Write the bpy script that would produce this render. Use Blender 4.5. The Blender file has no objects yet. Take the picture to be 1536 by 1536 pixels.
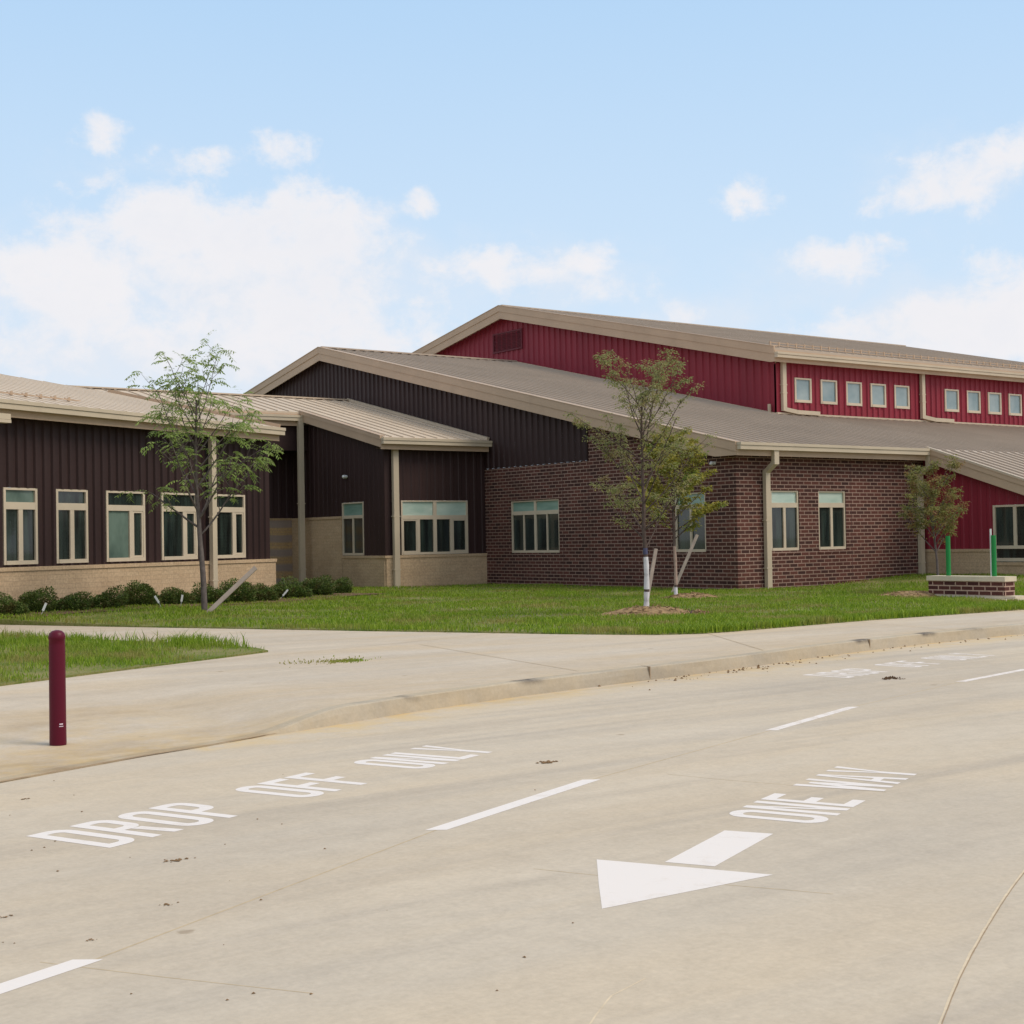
import bpy, math, random
import numpy as np
from mathutils import Vector, Matrix, noise as mnoise
random.seed(7)
rng = np.random.default_rng(11)
scene = bpy.context.scene
COL = scene.collection
R = math.radians
V = Vector

# ------------------------------------------------------------------ survey
YAW, PIT, ROL, FPX, EYE = R(53.90295), R(1.08654), R(-0.98986), 2160.0, 1.6
FWD = V((math.cos(YAW)*math.cos(PIT), math.sin(YAW)*math.cos(PIT), math.sin(PIT)))
_rt = V((math.sin(YAW), -math.cos(YAW), 0)); _up = _rt.cross(FWD)
RGT = _rt*math.cos(ROL) + _up*math.sin(ROL)
UPV = -_rt*math.sin(ROL) + _up*math.cos(ROL)
CAM = V((0, 0, EYE))

def ray(px, py):
    return FWD + RGT*((px-768)/FPX) - UPV*((py-768)/FPX)

def gnd(px, py, z=0.0):
    """a point of the site plan, read off the photograph, on level z"""
    d = ray(px, py); t = (z-EYE)/d.z
    p = CAM + d*t
    return V((p.x, p.y, z))

def at_depth(px, py, dep):
    return CAM + ray(px, py)*dep

def smooth(t):
    t = max(0.0, min(1.0, t)); return t*t*(3-2*t)

# ------------------------------------------------------------------ mesh builder
class MB:
    def __init__(self):
        self.v = []; self.f = []; self.mi = []; self.sm = []
    def face(self, pts, m=0, s=False):
        i = len(self.v); self.v += [tuple(p) for p in pts]
        self.f.append(tuple(range(i, i+len(pts)))); self.mi.append(m); self.sm.append(s)
    def mesh(self, vs, fs, m=0, s=False):
        i = len(self.v); self.v += [tuple(p) for p in vs]
        for f in fs:
            self.f.append(tuple(k+i for k in f)); self.mi.append(m); self.sm.append(s)
    def hexa(self, c, m=0):
        self.mesh(c, [(0,3,2,1),(4,5,6,7),(0,1,5,4),(1,2,6,5),(2,3,7,6),(3,0,4,7)], m)
    def box(self, a, b, m=0):
        (x0,y0,z0),(x1,y1,z1) = a, b
        self.hexa([(x0,y0,z0),(x1,y0,z0),(x1,y1,z0),(x0,y1,z0),(x0,y0,z1),(x1,y0,z1),(x1,y1,z1),(x0,y1,z1)], m)
    def fbox(self, F, s0, s1, o0, o1, z0, z1, m=0):
        self.hexa([F(s0,o0,z0),F(s1,o0,z0),F(s1,o1,z0),F(s0,o1,z0),F(s0,o0,z1),F(s1,o0,z1),F(s1,o1,z1),F(s0,o1,z1)], m)
    def bar(self, p, q, w, h, up=V((0,0,1)), m=0):
        p, q = V(p), V(q); d = (q-p).normalized(); up = V(up)
        sx = d.cross(up).normalized()*w*0.5; sz = sx.cross(d).normalized()*h*0.5
        self.hexa([p-sx-sz,p+sx-sz,q+sx-sz,q-sx-sz,p-sx+sz,p+sx+sz,q+sx+sz,q-sx+sz], m)
    def prism(self, poly, vec, m=0):
        n = len(poly); vec = V(vec); a = [V(p) for p in poly]; b = [p+vec for p in a]
        self.mesh(a+b, [tuple(range(n))[::-1], tuple(range(n, 2*n))] + [(i,(i+1)%n,(i+1)%n+n,i+n) for i in range(n)], m)
    def tube(self, pts, rad, n=8, m=0, cap=True):
        pts = [V(p) for p in pts]; rings = []; ref = V((0.3,0.2,1)).normalized()
        for i, p in enumerate(pts):
            d = (pts[min(i+1,len(pts)-1)]-pts[max(i-1,0)]).normalized()
            a = d.cross(ref)
            if a.length < .1: a = d.cross(V((1,0,0)))
            a.normalize(); b = d.cross(a)
            r = rad[i] if hasattr(rad,'__len__') else rad
            rings.append([p+a*(r*math.cos(2*math.pi*k/n))+b*(r*math.sin(2*math.pi*k/n)) for k in range(n)])
        vs = [q for r_ in rings for q in r_]; fs = []
        for i in range(len(pts)-1):
            for k in range(n):
                fs.append((i*n+k, i*n+(k+1)%n, (i+1)*n+(k+1)%n, (i+1)*n+k))
        self.mesh(vs, fs, m, True)
        if cap:
            self.face(rings[0][::-1], m); self.face(rings[-1], m)
    def build(self, name, mats, parent=None, shift=None):
        me = bpy.data.meshes.new(name)
        vs = self.v
        me.from_pydata(vs, [], self.f)
        mats = mats if isinstance(mats, (list, tuple)) else [mats]
        for m in mats: me.materials.append(m)
        me.polygons.foreach_set('material_index', self.mi)
        me.polygons.foreach_set('use_smooth', self.sm)
        uv = me.uv_layers.new(name='UVMap'); buf = np.zeros(len(me.loops)*2, np.float32)
        for p in me.polygons:
            n = p.normal
            if abs(n.z) > .75: tx, ty = V((1,0,0)), V((0,1,0))
            else:
                tx = V((-n.y, n.x, 0)).normalized(); ty = V((0,0,1))
            for li in p.loop_indices:
                c = me.vertices[me.loops[li].vertex_index].co
                buf[2*li] = c.dot(tx); buf[2*li+1] = c.dot(ty)
        uv.data.foreach_set('uv', buf)
        me.update()
        o = bpy.data.objects.new(name, me); COL.objects.link(o)
        if parent is not None:
            o.parent = parent; w = V((0,0,0)); q = parent
            while q is not None: w += q.location; q = q.parent
            o.location = -w if shift is None else (0,0,0)    # shift: already in the parent's own space
        return o

def tag(o, label, cat=None, group=None, kind=None):
    if label: o['label'] = label
    if cat: o['category'] = cat
    if group: o['group'] = group
    if kind: o['kind'] = kind
    return o

def empty(name, loc, label, cat, group=None):
    o = bpy.data.objects.new(name, None); COL.objects.link(o); o.location = loc
    o.empty_display_size = .3
    return tag(o, label, cat, group)

# ------------------------------------------------------------------ materials
def srgb(r, g, b):
    f = lambda c: (c/255/12.92) if c/255 <= .04045 else ((c/255+.055)/1.055)**2.4
    return (f(r), f(g), f(b))

class N:
    def __init__(self, name):
        self.m = bpy.data.materials.new(name); self.m.use_nodes = True
        self.t = self.m.node_tree; self.b = self.t.nodes['Principled BSDF']
    def n(self, ty, **kw):
        x = self.t.nodes.new(ty)
        for k, v in kw.items():
            if k.startswith('i_'):
                key = k[2:]; key = int(key) if key.isdigit() else key.replace('_', ' ')
                x.inputs[key].default_value = v
            else: setattr(x, k, v)
        return x
    def l(self, a, b): self.t.links.new(a, b)
    def noise(self, vec, scale, detail=4, rough=.55, dist=0):
        x = self.n('ShaderNodeTexNoise', i_Scale=scale, i_Detail=detail, i_Roughness=rough, i_Distortion=dist)
        if vec is not None: self.l(vec, x.inputs['Vector'])
        return x.outputs['Fac']
    def obj(self): return self.n('ShaderNodeTexCoord').outputs['Object']
    def geo(self): return self.n('ShaderNodeNewGeometry').outputs['Position']
    def mapv(self, vec, sc=(1,1,1), rot=(0,0,0)):
        x = self.n('ShaderNodeMapping'); x.inputs['Scale'].default_value = sc; x.inputs['Rotation'].default_value = rot
        self.l(vec, x.inputs['Vector']); return x.outputs['Vector']
    def ramp(self, fac, lo, hi, a=0.0, b=1.0):
        x = self.n('ShaderNodeMapRange'); x.inputs['From Min'].default_value = lo; x.inputs['From Max'].default_value = hi
        x.inputs['To Min'].default_value = a; x.inputs['To Max'].default_value = b
        self.l(fac, x.inputs['Value']); return x.outputs['Result']
    def mix(self, fac, a, b, blend='MIX'):
        x = self.n('ShaderNodeMix', data_type='RGBA', blend_type=blend)
        for s, val in ((0, fac), (6, a), (7, b)):
            if hasattr(val, 'is_linked'): self.l(val, x.inputs[s])
            elif s == 0: x.inputs[s].default_value = val
            else: x.inputs[s].default_value = (*val[:3], 1)
        return x.outputs[2]
    def math(self, op, a, b=None, c=None):
        x = self.n('ShaderNodeMath', operation=op)
        for i, val in enumerate((a, b, c)):
            if val is None: continue
            if hasattr(val, 'is_linked'): self.l(val, x.inputs[i])
            else: x.inputs[i].default_value = val
        return x.outputs[0]
    def out(self, col=None, rough=.6, spec=.3, bump=None, bstr=.2, bdist=.01, metal=0):
        if col is not None:
            if hasattr(col, 'is_linked'): self.l(col, self.b.inputs['Base Color'])
            else: self.b.inputs['Base Color'].default_value = (*col, 1)
        if hasattr(rough, 'is_linked'): self.l(rough, self.b.inputs['Roughness'])
        else: self.b.inputs['Roughness'].default_value = rough
        self.b.inputs['Specular IOR Level'].default_value = spec
        self.b.inputs['Metallic'].default_value = metal
        if bump is not None:
            x = self.n('ShaderNodeBump', i_Strength=bstr, i_Distance=bdist); self.l(bump, x.inputs['Height'])
            self.l(x.outputs['Normal'], self.b.inputs['Normal'])
        return self.m

def painted(name, col, rough=.5, var=.12, spec=.3, scale=1.2, streak=False):
    k = N(name); v = k.geo()
    a = k.noise(k.mapv(v, (1,1,.25) if streak else (1,1,1)), scale, 5)
    d = k.noise(v, 14, 3)
    f = k.math('ADD', k.math('MULTIPLY', a, .75), k.math('MULTIPLY', d, .25))
    dark = tuple(c*(1-var*1.6) for c in col); lite = tuple(min(1, c*(1+var)) for c in col)
    return k.out(k.mix(k.ramp(f, .3, .7), dark, lite), rough, spec)

def brick(name, c1, c2, mortar, bw, bh, ms, bands=None):
    k = N(name); uv = k.n('ShaderNodeUVMap').outputs['UV']
    b = k.n('ShaderNodeTexBrick', i_Scale=1.0, i_Mortar_Size=ms, i_Mortar_Smooth=.15, i_Bias=-.1, i_Brick_Width=bw, i_Row_Height=bh)
    b.inputs['Color1'].default_value = (*c1, 1); b.inputs['Color2'].default_value = (*c2, 1); b.inputs['Mortar'].default_value = (*mortar, 1)
    k.l(uv, b.inputs['Vector'])
    g = k.geo()
    big = k.noise(g, .55, 3); fine = k.noise(g, 22, 4)
    c = k.mix(k.ramp(big, .35, .65, 0, .5), b.outputs['Color'], tuple(x*1.45 for x in c1), 'MIX') if False else b.outputs['Color']
    f = k.math('ADD', k.math('MULTIPLY', big, .5), k.math('MULTIPLY', fine, .6))
    val = k.ramp(f, .35, .75, .72, 1.3)
    hs = k.n('ShaderNodeHueSaturation'); k.l(val, hs.inputs['Value']); k.l(c, hs.inputs['Color'])
    hs.inputs['Saturation'].default_value = 1.0
    col = hs.outputs['Color']
    if bands:
        sep = k.n('ShaderNodeSeparateXYZ'); k.l(g, sep.inputs[0])
        w = k.n('ShaderNodeTexWave', wave_type='BANDS', bands_direction='Z'); w.inputs['Scale'].default_value = bands[1]; w.inputs['Distortion'].default_value = 1.2
        w.inputs['Detail'].default_value = 1
        k.l(g, w.inputs['Vector'])
        col = k.mix(k.ramp(w.outputs['Fac'], .35, .65, 0, .8), col, bands[0])
    inv = k.math('SUBTRACT', 1.0, b.outputs['Fac'])
    return k.out(col, .85, .15, inv, .35, .006)

M = {}
M['tan_trim'] = painted('tan_trim_paint', srgb(182,156,130), .5, .07)
M['tan_light'] = painted('cream_metal_paint', srgb(186,169,146), .45, .08, streak=True)
M['gutter'] = painted('gutter_paint', srgb(190,174,150), .45, .06)
M['roof'] = painted('roof_metal_taupe', srgb(178,162,145), .6, .06, .2, .5)
M['roof_light'] = painted('roof_metal_tan', srgb(192,174,152), .6, .05, .2, .5)
M['brown_metal'] = painted('brown_metal_paint', srgb(55,38,36), .55, .16, .25, .8, True)
M['red_metal'] = painted('red_metal_paint', srgb(134,38,52), .55, .10, .3, .8, True)
M['frame'] = painted('window_frame_paint', srgb(197,181,158), .5, .06)
M['louver'] = painted('dark_red_louver_paint', srgb(96,24,36), .55, .08)
M['brick'] = brick('dark_red_brick', srgb(94,58,50), srgb(58,40,37), srgb(152,127,113), .305, .1016, .0115)
M['planter_brick'] = brick('sign_base_brick', srgb(92,56,50), srgb(70,42,40), srgb(178,150,132), .305, .1016, .014)
M['tan_brick'] = brick('tan_brick', srgb(187,161,130), srgb(181,154,123), srgb(171,147,119), .4, .1016, .006)
M['band_brick'] = brick('banded_brick', srgb(170,140,100), srgb(164,136,98), srgb(150,128,104), .4, .1016, .008, (srgb(140,128,122), .62))
M['stone'] = painted('cast_stone', srgb(205,192,168), .8, .08, .2, 3)
M['tan_cap'] = painted('tan_sill_brick', srgb(180,150,120), .8, .08, .2, 4)
M['white_plastic'] = painted('white_plastic', (.75,.75,.72), .5, .05)
M['joint'] = painted('joint_dark_brown', srgb(88,64,60), .9, .1)  # dark brown of the brick control joints

def glass(name, col, col2, sc=(6,6,.6), rough=.12):
    k = N(name); g = k.geo()
    a = k.noise(k.mapv(g, sc), 1.0, 3)
    c = k.mix(k.ramp(a, .35, .66), col, col2)
    m = k.out(c, rough, .5)
    k.b.inputs['Coat Weight'].default_value = .5; k.b.inputs['Coat Roughness'].default_value = .03
    return m
M['glass_dark'] = glass('window_glass_dark', srgb(16,22,20), srgb(48,60,54))
M['glass_blind'] = glass('window_glass_over_blind', srgb(108,140,126), srgb(134,160,146), (1,1,5), .25)
M['glass_blind_pale'] = glass('window_glass_over_pale_blind', srgb(164,186,172), srgb(196,208,194), (1,1,3), .25)
M['glass_mid'] = glass('window_glass_shade', srgb(70,88,80), srgb(104,122,110), (2,2,1), .2)
M['glass_sky'] = glass('clerestory_glass', srgb(112,134,138), srgb(146,160,160), (1.2,1.2,1.2), .12)

# concrete
def concrete(name, base, dark, warm, attr=None, rot=0.4, sandc=srgb(200,172,122), top=False):
    lite = tuple(min(1, x*1.10) for x in base)
    k = N(name); g = k.geo()
    st = k.mapv(g, (.35,1.6,1), (0,0,-rot))
    a = k.noise(st, .55, 6, .6, .4); b = k.noise(g, .16, 4, .6); f = k.noise(g, 30, 4, .7); sp = k.noise(g, 6.0, 6, .75)
    c = k.mix(k.ramp(a, .36, .68, 0, .75), base, warm)
    c = k.mix(k.ramp(b, .45, .7, 0, .55), c, dark)
    st2 = k.noise(k.mapv(g, (.10,1.9,1), (0,0,-rot-.12)), 1.0, 7, .62, .5)
    c = k.mix(k.ramp(st2, .50, .68, 0, .55), c, dark)
    c = k.mix(k.ramp(k.noise(k.mapv(g, (.22,.7,1), (0,0,-rot)), 1.4, 5, .6), .56, .70, 0, .5), c, lite)
    hs = k.n('ShaderNodeHueSaturation'); k.l(c, hs.inputs['Color'])
    k.l(k.ramp(k.math('ADD', k.math('MULTIPLY', f, .5), k.math('MULTIPLY', sp, .5)), .36, .64, .90, 1.09), hs.inputs['Value'])
    c = hs.outputs['Color']
    # small brown spots
    sm = k.n('ShaderNodeTexVoronoi', feature='F1', i_Scale=1.1); k.l(g, sm.inputs['Vector'])
    dis = k.math('ADD', sm.outputs['Distance'], k.math('MULTIPLY', k.math('SUBTRACT', sp, .5), .12))
    spot = k.ramp(dis, .030, .052, .45, 0)
    c = k.mix(spot, c, srgb(120,98,72))
    if attr:
        at = k.n('ShaderNodeAttribute', attribute_name=attr)
        fac = k.math('MULTIPLY', at.outputs['Fac'], k.ramp(k.noise(g, 2.2, 6, .7), .38, .60))
        c = k.mix(fac, c, sandc)
        at2 = k.n('ShaderNodeAttribute', attribute_name=attr + '_dark')
        fac2 = k.math('MULTIPLY', at2.outputs['Fac'], k.ramp(k.noise(k.mapv(g, (.8,1.3,1), (0,0,-rot)), 1.6, 7, .7), .32, .66))
        c = k.mix(fac2, c, srgb(140,116,84))
    if top:      # dark noise blotches towards the upper edge of the kerb
        sep = k.n('ShaderNodeSeparateXYZ'); k.l(g, sep.inputs[0])
        gr = k.math('MULTIPLY', k.ramp(sep.outputs['Z'], .085, .135), k.ramp(k.noise(g, .75, 3, .5), .53, .60))
        c = k.mix(k.math('MULTIPLY', gr, k.ramp(k.noise(g, 9, 5, .7), .30, .55, .35, 1)), c, srgb(96,88,80))
    return k.out(c, .88, .2, k.math('ADD', f, sp), .12, .004)
M['road'] = concrete('road_concrete', srgb(189,176,157), srgb(164,153,139), srgb(193,175,149), 'sand')
M['walk'] = concrete('sidewalk_concrete', srgb(191,178,160), srgb(172,159,142), srgb(189,168,138), 'sand', .25)
M['curb'] = concrete('curb_concrete', srgb(176,165,147), srgb(140,130,116), srgb(172,155,128), 'sand', .25, top=True)

def paint_white(name):
    k = N(name); g = k.geo()
    a = k.noise(g, 9, 6, .75); b = k.noise(g, 1.6, 4)
    f = k.math('ADD', k.math('MULTIPLY', a, .6), k.math('MULTIPLY', b, .4))
    c = k.mix(k.ramp(f, .54, .70, 0, .6), srgb(221,212,204), srgb(196,181,164))
    return k.out(c, .7, .25)
M['paint'] = paint_white('white_road_paint')
k = N('worn_white_road_paint'); g = k.geo()
M['worn'] = k.out(k.mix(k.ramp(k.noise(g, 7, 6, .8), .48, .66, 0, .8), srgb(221,212,204), srgb(192,175,156)), .75, .2)

def leafmat(name, c1, c2, c3, sc=3.0, trans=.35):
    k = N(name); g = k.geo()
    oi = k.n('ShaderNodeNewGeometry').outputs['Random Per Island']
    c = k.mix(k.ramp(oi, .2, .8), c1, c2)
    c = k.mix(k.ramp(k.noise(g, sc, 2), .50, .66), c, c3)
    m = k.out(c, .55, .3)
    tr = k.n('ShaderNodeBsdfTranslucent'); k.l(c, tr.inputs['Color'])
    ms = k.n('ShaderNodeMixShader'); ms.inputs[0].default_value = trans
    k.l(k.b.outputs[0], ms.inputs[1]); k.l(tr.outputs[0], ms.inputs[2])
    k.l(ms.outputs[0], k.t.nodes['Material Output'].inputs['Surface'])
    return m
M['leaf_green'] = leafmat('tree_leaf_green', (.20,.30,.06), (.34,.42,.12), (.24,.28,.09), 3.0, .45)
M['leaf_grey'] = leafmat('tree_leaf_dull_green', (.21,.23,.08), (.34,.33,.13), (.34,.25,.11), 3.0, .45)
M['leaf_olive'] = leafmat('tree_leaf_olive', (.27,.27,.045), (.46,.38,.07), (.18,.25,.05), 3.0, .45)
M['leaf_rust'] = leafmat('tree_leaf_rusty', (.18,.20,.055), (.30,.27,.08), (.30,.17,.07), 3.0, .45)
M['shrub'] = leafmat('shrub_leaf', (.045,.085,.018), (.16,.22,.045), (.12,.10,.03), 5, .25)
M['grass'] = leafmat('grass_blade', (.145,.24,.014), (.29,.39,.032), (.31,.28,.075), .8, .38)
k = N('lawn_soil'); g = k.geo()
M['lawn'] = k.out(k.mix(k.ramp(k.math('ADD', k.math('MULTIPLY', k.noise(g, .9, 5), .5), k.math('MULTIPLY', k.noise(g, 25, 4, .7), .5)), .42, .60), (.085,.13,.015), (.23,.20,.085)), .95, .1)
M['bark'] = painted('young_bark', srgb(106,96,92), .9, .25, .1, 9)
M['bark_dark'] = painted('dark_bark', srgb(96,82,76), .9, .25, .1, 9)
M['wrap'] = painted('white_trunk_wrap', srgb(214,210,212), .8, .08, .1, 7)
M['wrapdark'] = painted('blue_grey_wrap_band', srgb(84,84,108), .8, .1, .1, 7)
M['wrap_tan'] = painted('tan_trunk_wrap', srgb(170,146,132), .85, .15, .1, 7)
M['wood'] = painted('weathered_stake', srgb(176,160,148), .85, .14, .1, 5)
M['mulch'] = painted('mulch', srgb(150,124,92), .95, .35, .1, 9)
M['bedmulch'] = painted('bed_mulch', srgb(112,88,72), .95, .35, .1, 9)
k = N('maroon_sleeve_plastic'); M['bollard'] = k.out(srgb(84,8,32), .42, .22)
M['green'] = painted('green_plastic', srgb(30,128,62), .45, .06)
M['tape'] = painted('silver_sticker', srgb(214,196,206), .5, .05)
M['dirt'] = painted('dirt_clod', srgb(92,72,54), .95, .25, .1, 20)
M['litter'] = painted('leaf_litter', srgb(128,102,74), .95, .25, .1, 20)
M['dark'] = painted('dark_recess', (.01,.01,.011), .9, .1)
M['tracks'] = painted('caulk', srgb(206,188,160), .8, .12, .1, 12)
M['crackdark'] = painted('open_joint', srgb(160,138,112), .9, .15, .1, 12)
M['faint'] = painted('tooled_joint', srgb(186,167,138), .9, .12, .1, 12)
# ------------------------------------------------------------------ the school
X0, Y0 = 27.01, 27.04          # outer corner of the brick wing
SL = 0.2285                    # roof pitch
school = empty('school_building', (27, 34, .15), 'long low school with brick, brown and red metal walls under tan metal roofs', 'building')

def frameF(p, d, n):
    p, d, n = V(p), V(d), V(n)
    return lambda s, o, z: p + d*s + n*o + V((0,0,z))
FA = frameF((X0,0,0), (0,1,0), (-1,0,0))        # s = world y
FB = frameF((0,Y0,0), (1,0,0), (0,-1,0))        # s = world x
AZ = R(27.04)
LD = V((math.cos(AZ), math.sin(AZ), 0)); LN = V((math.sin(AZ), -math.cos(AZ), 0)); LP = V((8.91,30.03,0))
FL = frameF(LP, LD, LN)

def wall(mb, F, s0, s1, zb, zt, openings=(), pitch=None, m=0, reveal=.10, rib=.045, phase=0.0):
    """sheet of wall with real openings; pitch gives pressed ribs"""
    if not callable(zb): zb_ = zb; zb = lambda s: zb_
    if not callable(zt): zt_ = zt; zt = lambda s: zt_
    bp = [(s0, 0), (s1, 0)]
    prof = None
    if pitch:
        pts = [(0,0), (.52*pitch,0), (.62*pitch,rib), (.90*pitch,rib)]
        def prof(s):
            t = (s-phase) % pitch
            if t < pts[1][0]: return 0
            if t < pts[2][0]: return rib*(t-pts[1][0])/(pts[2][0]-pts[1][0])
            if t < pts[3][0]: return rib
            return rib*(1-(t-pts[3][0])/(pitch-pts[3][0]))
        k = math.floor((s0-phase)/pitch)
        while k*pitch+phase < s1:
            for a, _ in pts:
                s = k*pitch+phase+a
                if s0 < s < s1: bp.append((s, 0))
            k += 1
    for o in openings:
        for s in (o[0], o[1]):
            if s0 < s < s1: bp.append((s, 0))
    bs = sorted(set(round(b[0],4) for b in bp))
    P = prof or (lambda s: 0)
    for a, b in zip(bs, bs[1:]):
        if b-a < 1e-4: continue
        mid = (a+b)/2
        cuts = sorted((o[2], o[3]) for o in openings if o[0] < mid < o[1])
        za, zc = zb(a), zb(b); low = (za, zc)
        segs = []
        for c0, c1 in cuts:
            segs.append((low, (c0, c0))); low = (c1, c1)
        segs.append((low, (zt(a), zt(b))))
        pa, pb = P(a+1e-5), P(b-1e-5)
        for lo, hi in segs:
            if hi[0]-lo[0] < 1e-3 and hi[1]-lo[1] < 1e-3: continue
            mb.face([F(a,pa,lo[0]), F(b,pb,lo[1]), F(b,pb,hi[1]), F(a,pa,hi[0])], m)
    for o in openings:
        r = reveal
        mb.face([F(o[0],0,o[2]),F(o[0],-r,o[2]),F(o[0],-r,o[3]),F(o[0],0,o[3])], m)
        mb.face([F(o[1],0,o[2]),F(o[1],-r,o[2]),F(o[1],-r,o[3]),F(o[1],0,o[3])], m)
        mb.face([F(o[0],0,o[2]),F(o[1],0,o[2]),F(o[1],-r,o[2]),F(o[0],-r,o[2])], m)
        mb.face([F(o[0],0,o[3]),F(o[1],0,o[3]),F(o[1],-r,o[3]),F(o[0],-r,o[3])], m)

def window(F, s0, s1, z0, z1, cols, tz=None, o0=-.10, o1=-.02, label=None, tmat='glass_blind', mats=None, tcols=None, bot=None, fw=.055, flip=False, inner=()):
    """frame mesh with a pane under it for every light; cols are the inner mullion centres (with widths)"""
    fr = MB()
    def bar(a, b, c, d, oo0=o0, oo1=o1): fr.fbox(F, a, b, oo0, oo1, c, d)
    e = .002
    bar(s0+e, s0+fw, z0+e, z1-e); bar(s1-fw, s1-e, z0+e, z1-e)
    bar(s0+fw, s1-fw, z0+e, z0+fw+.02, o0, o1+.012); bar(s0+fw, s1-fw, z1-fw*.75, z1-e)
    rows = []
    zb = z0+fw+.02
    if bot:
        bar(s0+fw, s1-fw, bot[0], bot[1], o0, o1-.003); rows.append((zb, bot[0], [])); zb = bot[1]
    if tz:
        bar(s0+fw, s1-fw, tz[0], tz[1], o0, o1-.003)
        rows.append((zb, tz[0], cols)); rows.append((tz[1], z1-fw*.75, tcols if tcols is not None else []))
    else:
        rows.append((zb, z1-fw*.75, cols))
    panes = []
    for ri, (a, b, cc) in enumerate(rows):
        edge = s0+fw
        lst = sorted(cc)+[(s1-fw, 0)]
        for i, (c, w) in enumerate(lst):
            if w: bar(c-w/2, c+w/2, a, b, o0, o1-.006)
            panes.append((edge, c-w/2, a, b, ri, i)); edge = c+w/2
    for q in inner: pass
    wo = fr.build('window', M['frame'], school)
    if label: wo['label'] = label
    top = len(rows)-1 if tz else -1
    for (a, b, c, d, ri, i) in panes:
        if ri != top and i in inner:      # opening light with a sash of its own
            sf = .045; sm_ = MB()
            sm_.fbox(F, a+e, a+sf, o0+.01, o1-.012, c+e, d-e); sm_.fbox(F, b-sf, b-e, o0+.01, o1-.012, c+e, d-e)
            sm_.fbox(F, a+sf, b-sf, o0+.01, o1-.012, c+e, c+sf); sm_.fbox(F, a+sf, b-sf, o0+.01, o1-.012, d-sf, d-e)
            sm_.build('sash', M['frame'], wo); a, b, c, d = a+sf, b-sf, c+sf, d-sf
        pn = MB(); g = .003; oo = max(o0+.02, o1-.045)
        pn.face([F(a-g,oo,c-g),F(b+g,oo,c-g),F(b+g,oo,d+g),F(a-g,oo,d+g)])
        mt = tmat if ri == top else (mats[i % len(mats)] if mats else 'glass_dark')
        pn.build('pane', M[mt], wo)
    return wo

def gutter(F, s0, s1, z, o, name='gutter', h=.19, d=.14, parent=None):
    mb = MB()
    mb.fbox(F, s0, s1, o, o+d, z, z+h*.56)
    mb.fbox(F, s0-.01, s1+.01, o-.002, o+d+.02, z+h*.60, z+h)
    mb.fbox(F, s0+.01, s1-.01, o, o+d-.015, z+h*.56, z+h*.60)
    return mb.build(name, M['gutter'], parent or school)

def downspout(F, s, z0, z1, o_top, o_wall, w=.15, d=.11, kick=None, ztop_kink=None, strap=True):
    mb = MB()
    if ztop_kink is None:
        mb.fbox(F, s-w/2, s+w/2, o_wall, o_wall+d, z0, z1)
    else:
        zk0, zk1 = ztop_kink
        mb.fbox(F, s-w/2, s+w/2, o_top-d/2, o_top+d/2, zk1-.04, z1)
        p = F(s, o_top, zk1+.01); q = F(s, o_wall+d/2, zk0-.01)
        mb.bar(p, q, w*.96, d*.9, F(1,0,0)-F(0,0,0) if False else V((0,0,1)))
        mb.fbox(F, s-w/2, s+w/2, o_wall, o_wall+d, z0, zk0+.04)
    if strap:
        for z in (z0+.6, (z0+z1)/2):
            mb.fbox(F, s-w/2-.03, s+w/2+.03, o_wall-.01, o_wall+d+.004, z, z+.03)
    if kick:
        mb.bar(F(s, o_wall+d/2, z0+.06), F(s+kick*.35, o_wall+d+.02, z0-.03), d, w*.8)
        mb.bar(F(s+kick*.33, o_wall+d+.02, z0-.03), F(s+kick, o_wall+d+.06, z0-.045), d, w*.8)
    return mb.build('downspout', M['gutter'], school)

def seam_roof(mb, quad_fn, s0, s1, t0, t1, pitch, m=0, hgt=.045, wid=.03):
    """standing seams: quad_fn(s,t) gives the roof point, seams run along t"""
    s = s0
    while s <= s1:
        tt = t1(s) if callable(t1) else t1
        tb = t0(s) if callable(t0) else t0
        if tt-tb > .1:
            a, b = quad_fn(s, tb), quad_fn(s, tt)
            mb.bar(a+V((0,0,hgt/2)), b+V((0,0,hgt/2)), wid, hgt, (0,0,1), m)
        s += pitch

# ---------------- brick wing: walls
YM, YL = 33.18, 38.55
zroof = lambda y: 3.97+SL*(y-26.62)            # top surface of the main roof
under = lambda y: zroof(y)-.30
mb = MB()
wA = (28.22, 29.44, 1.17, 2.79); wA2 = (34.62, 37.11, 1.17, 2.81)
wall(mb, FA, Y0, YM, 0, under, [wA], None)
wall(mb, FA, YM, YL, 0, 3.90, [wA2], None)
wB1 = (28.29, 29.38, 1.17, 2.79); wB2 = (30.15, 31.27, 1.17, 2.79)
wall(mb, FB, X0, 34.72, 0, 3.80, [wB1, wB2], None)
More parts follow.
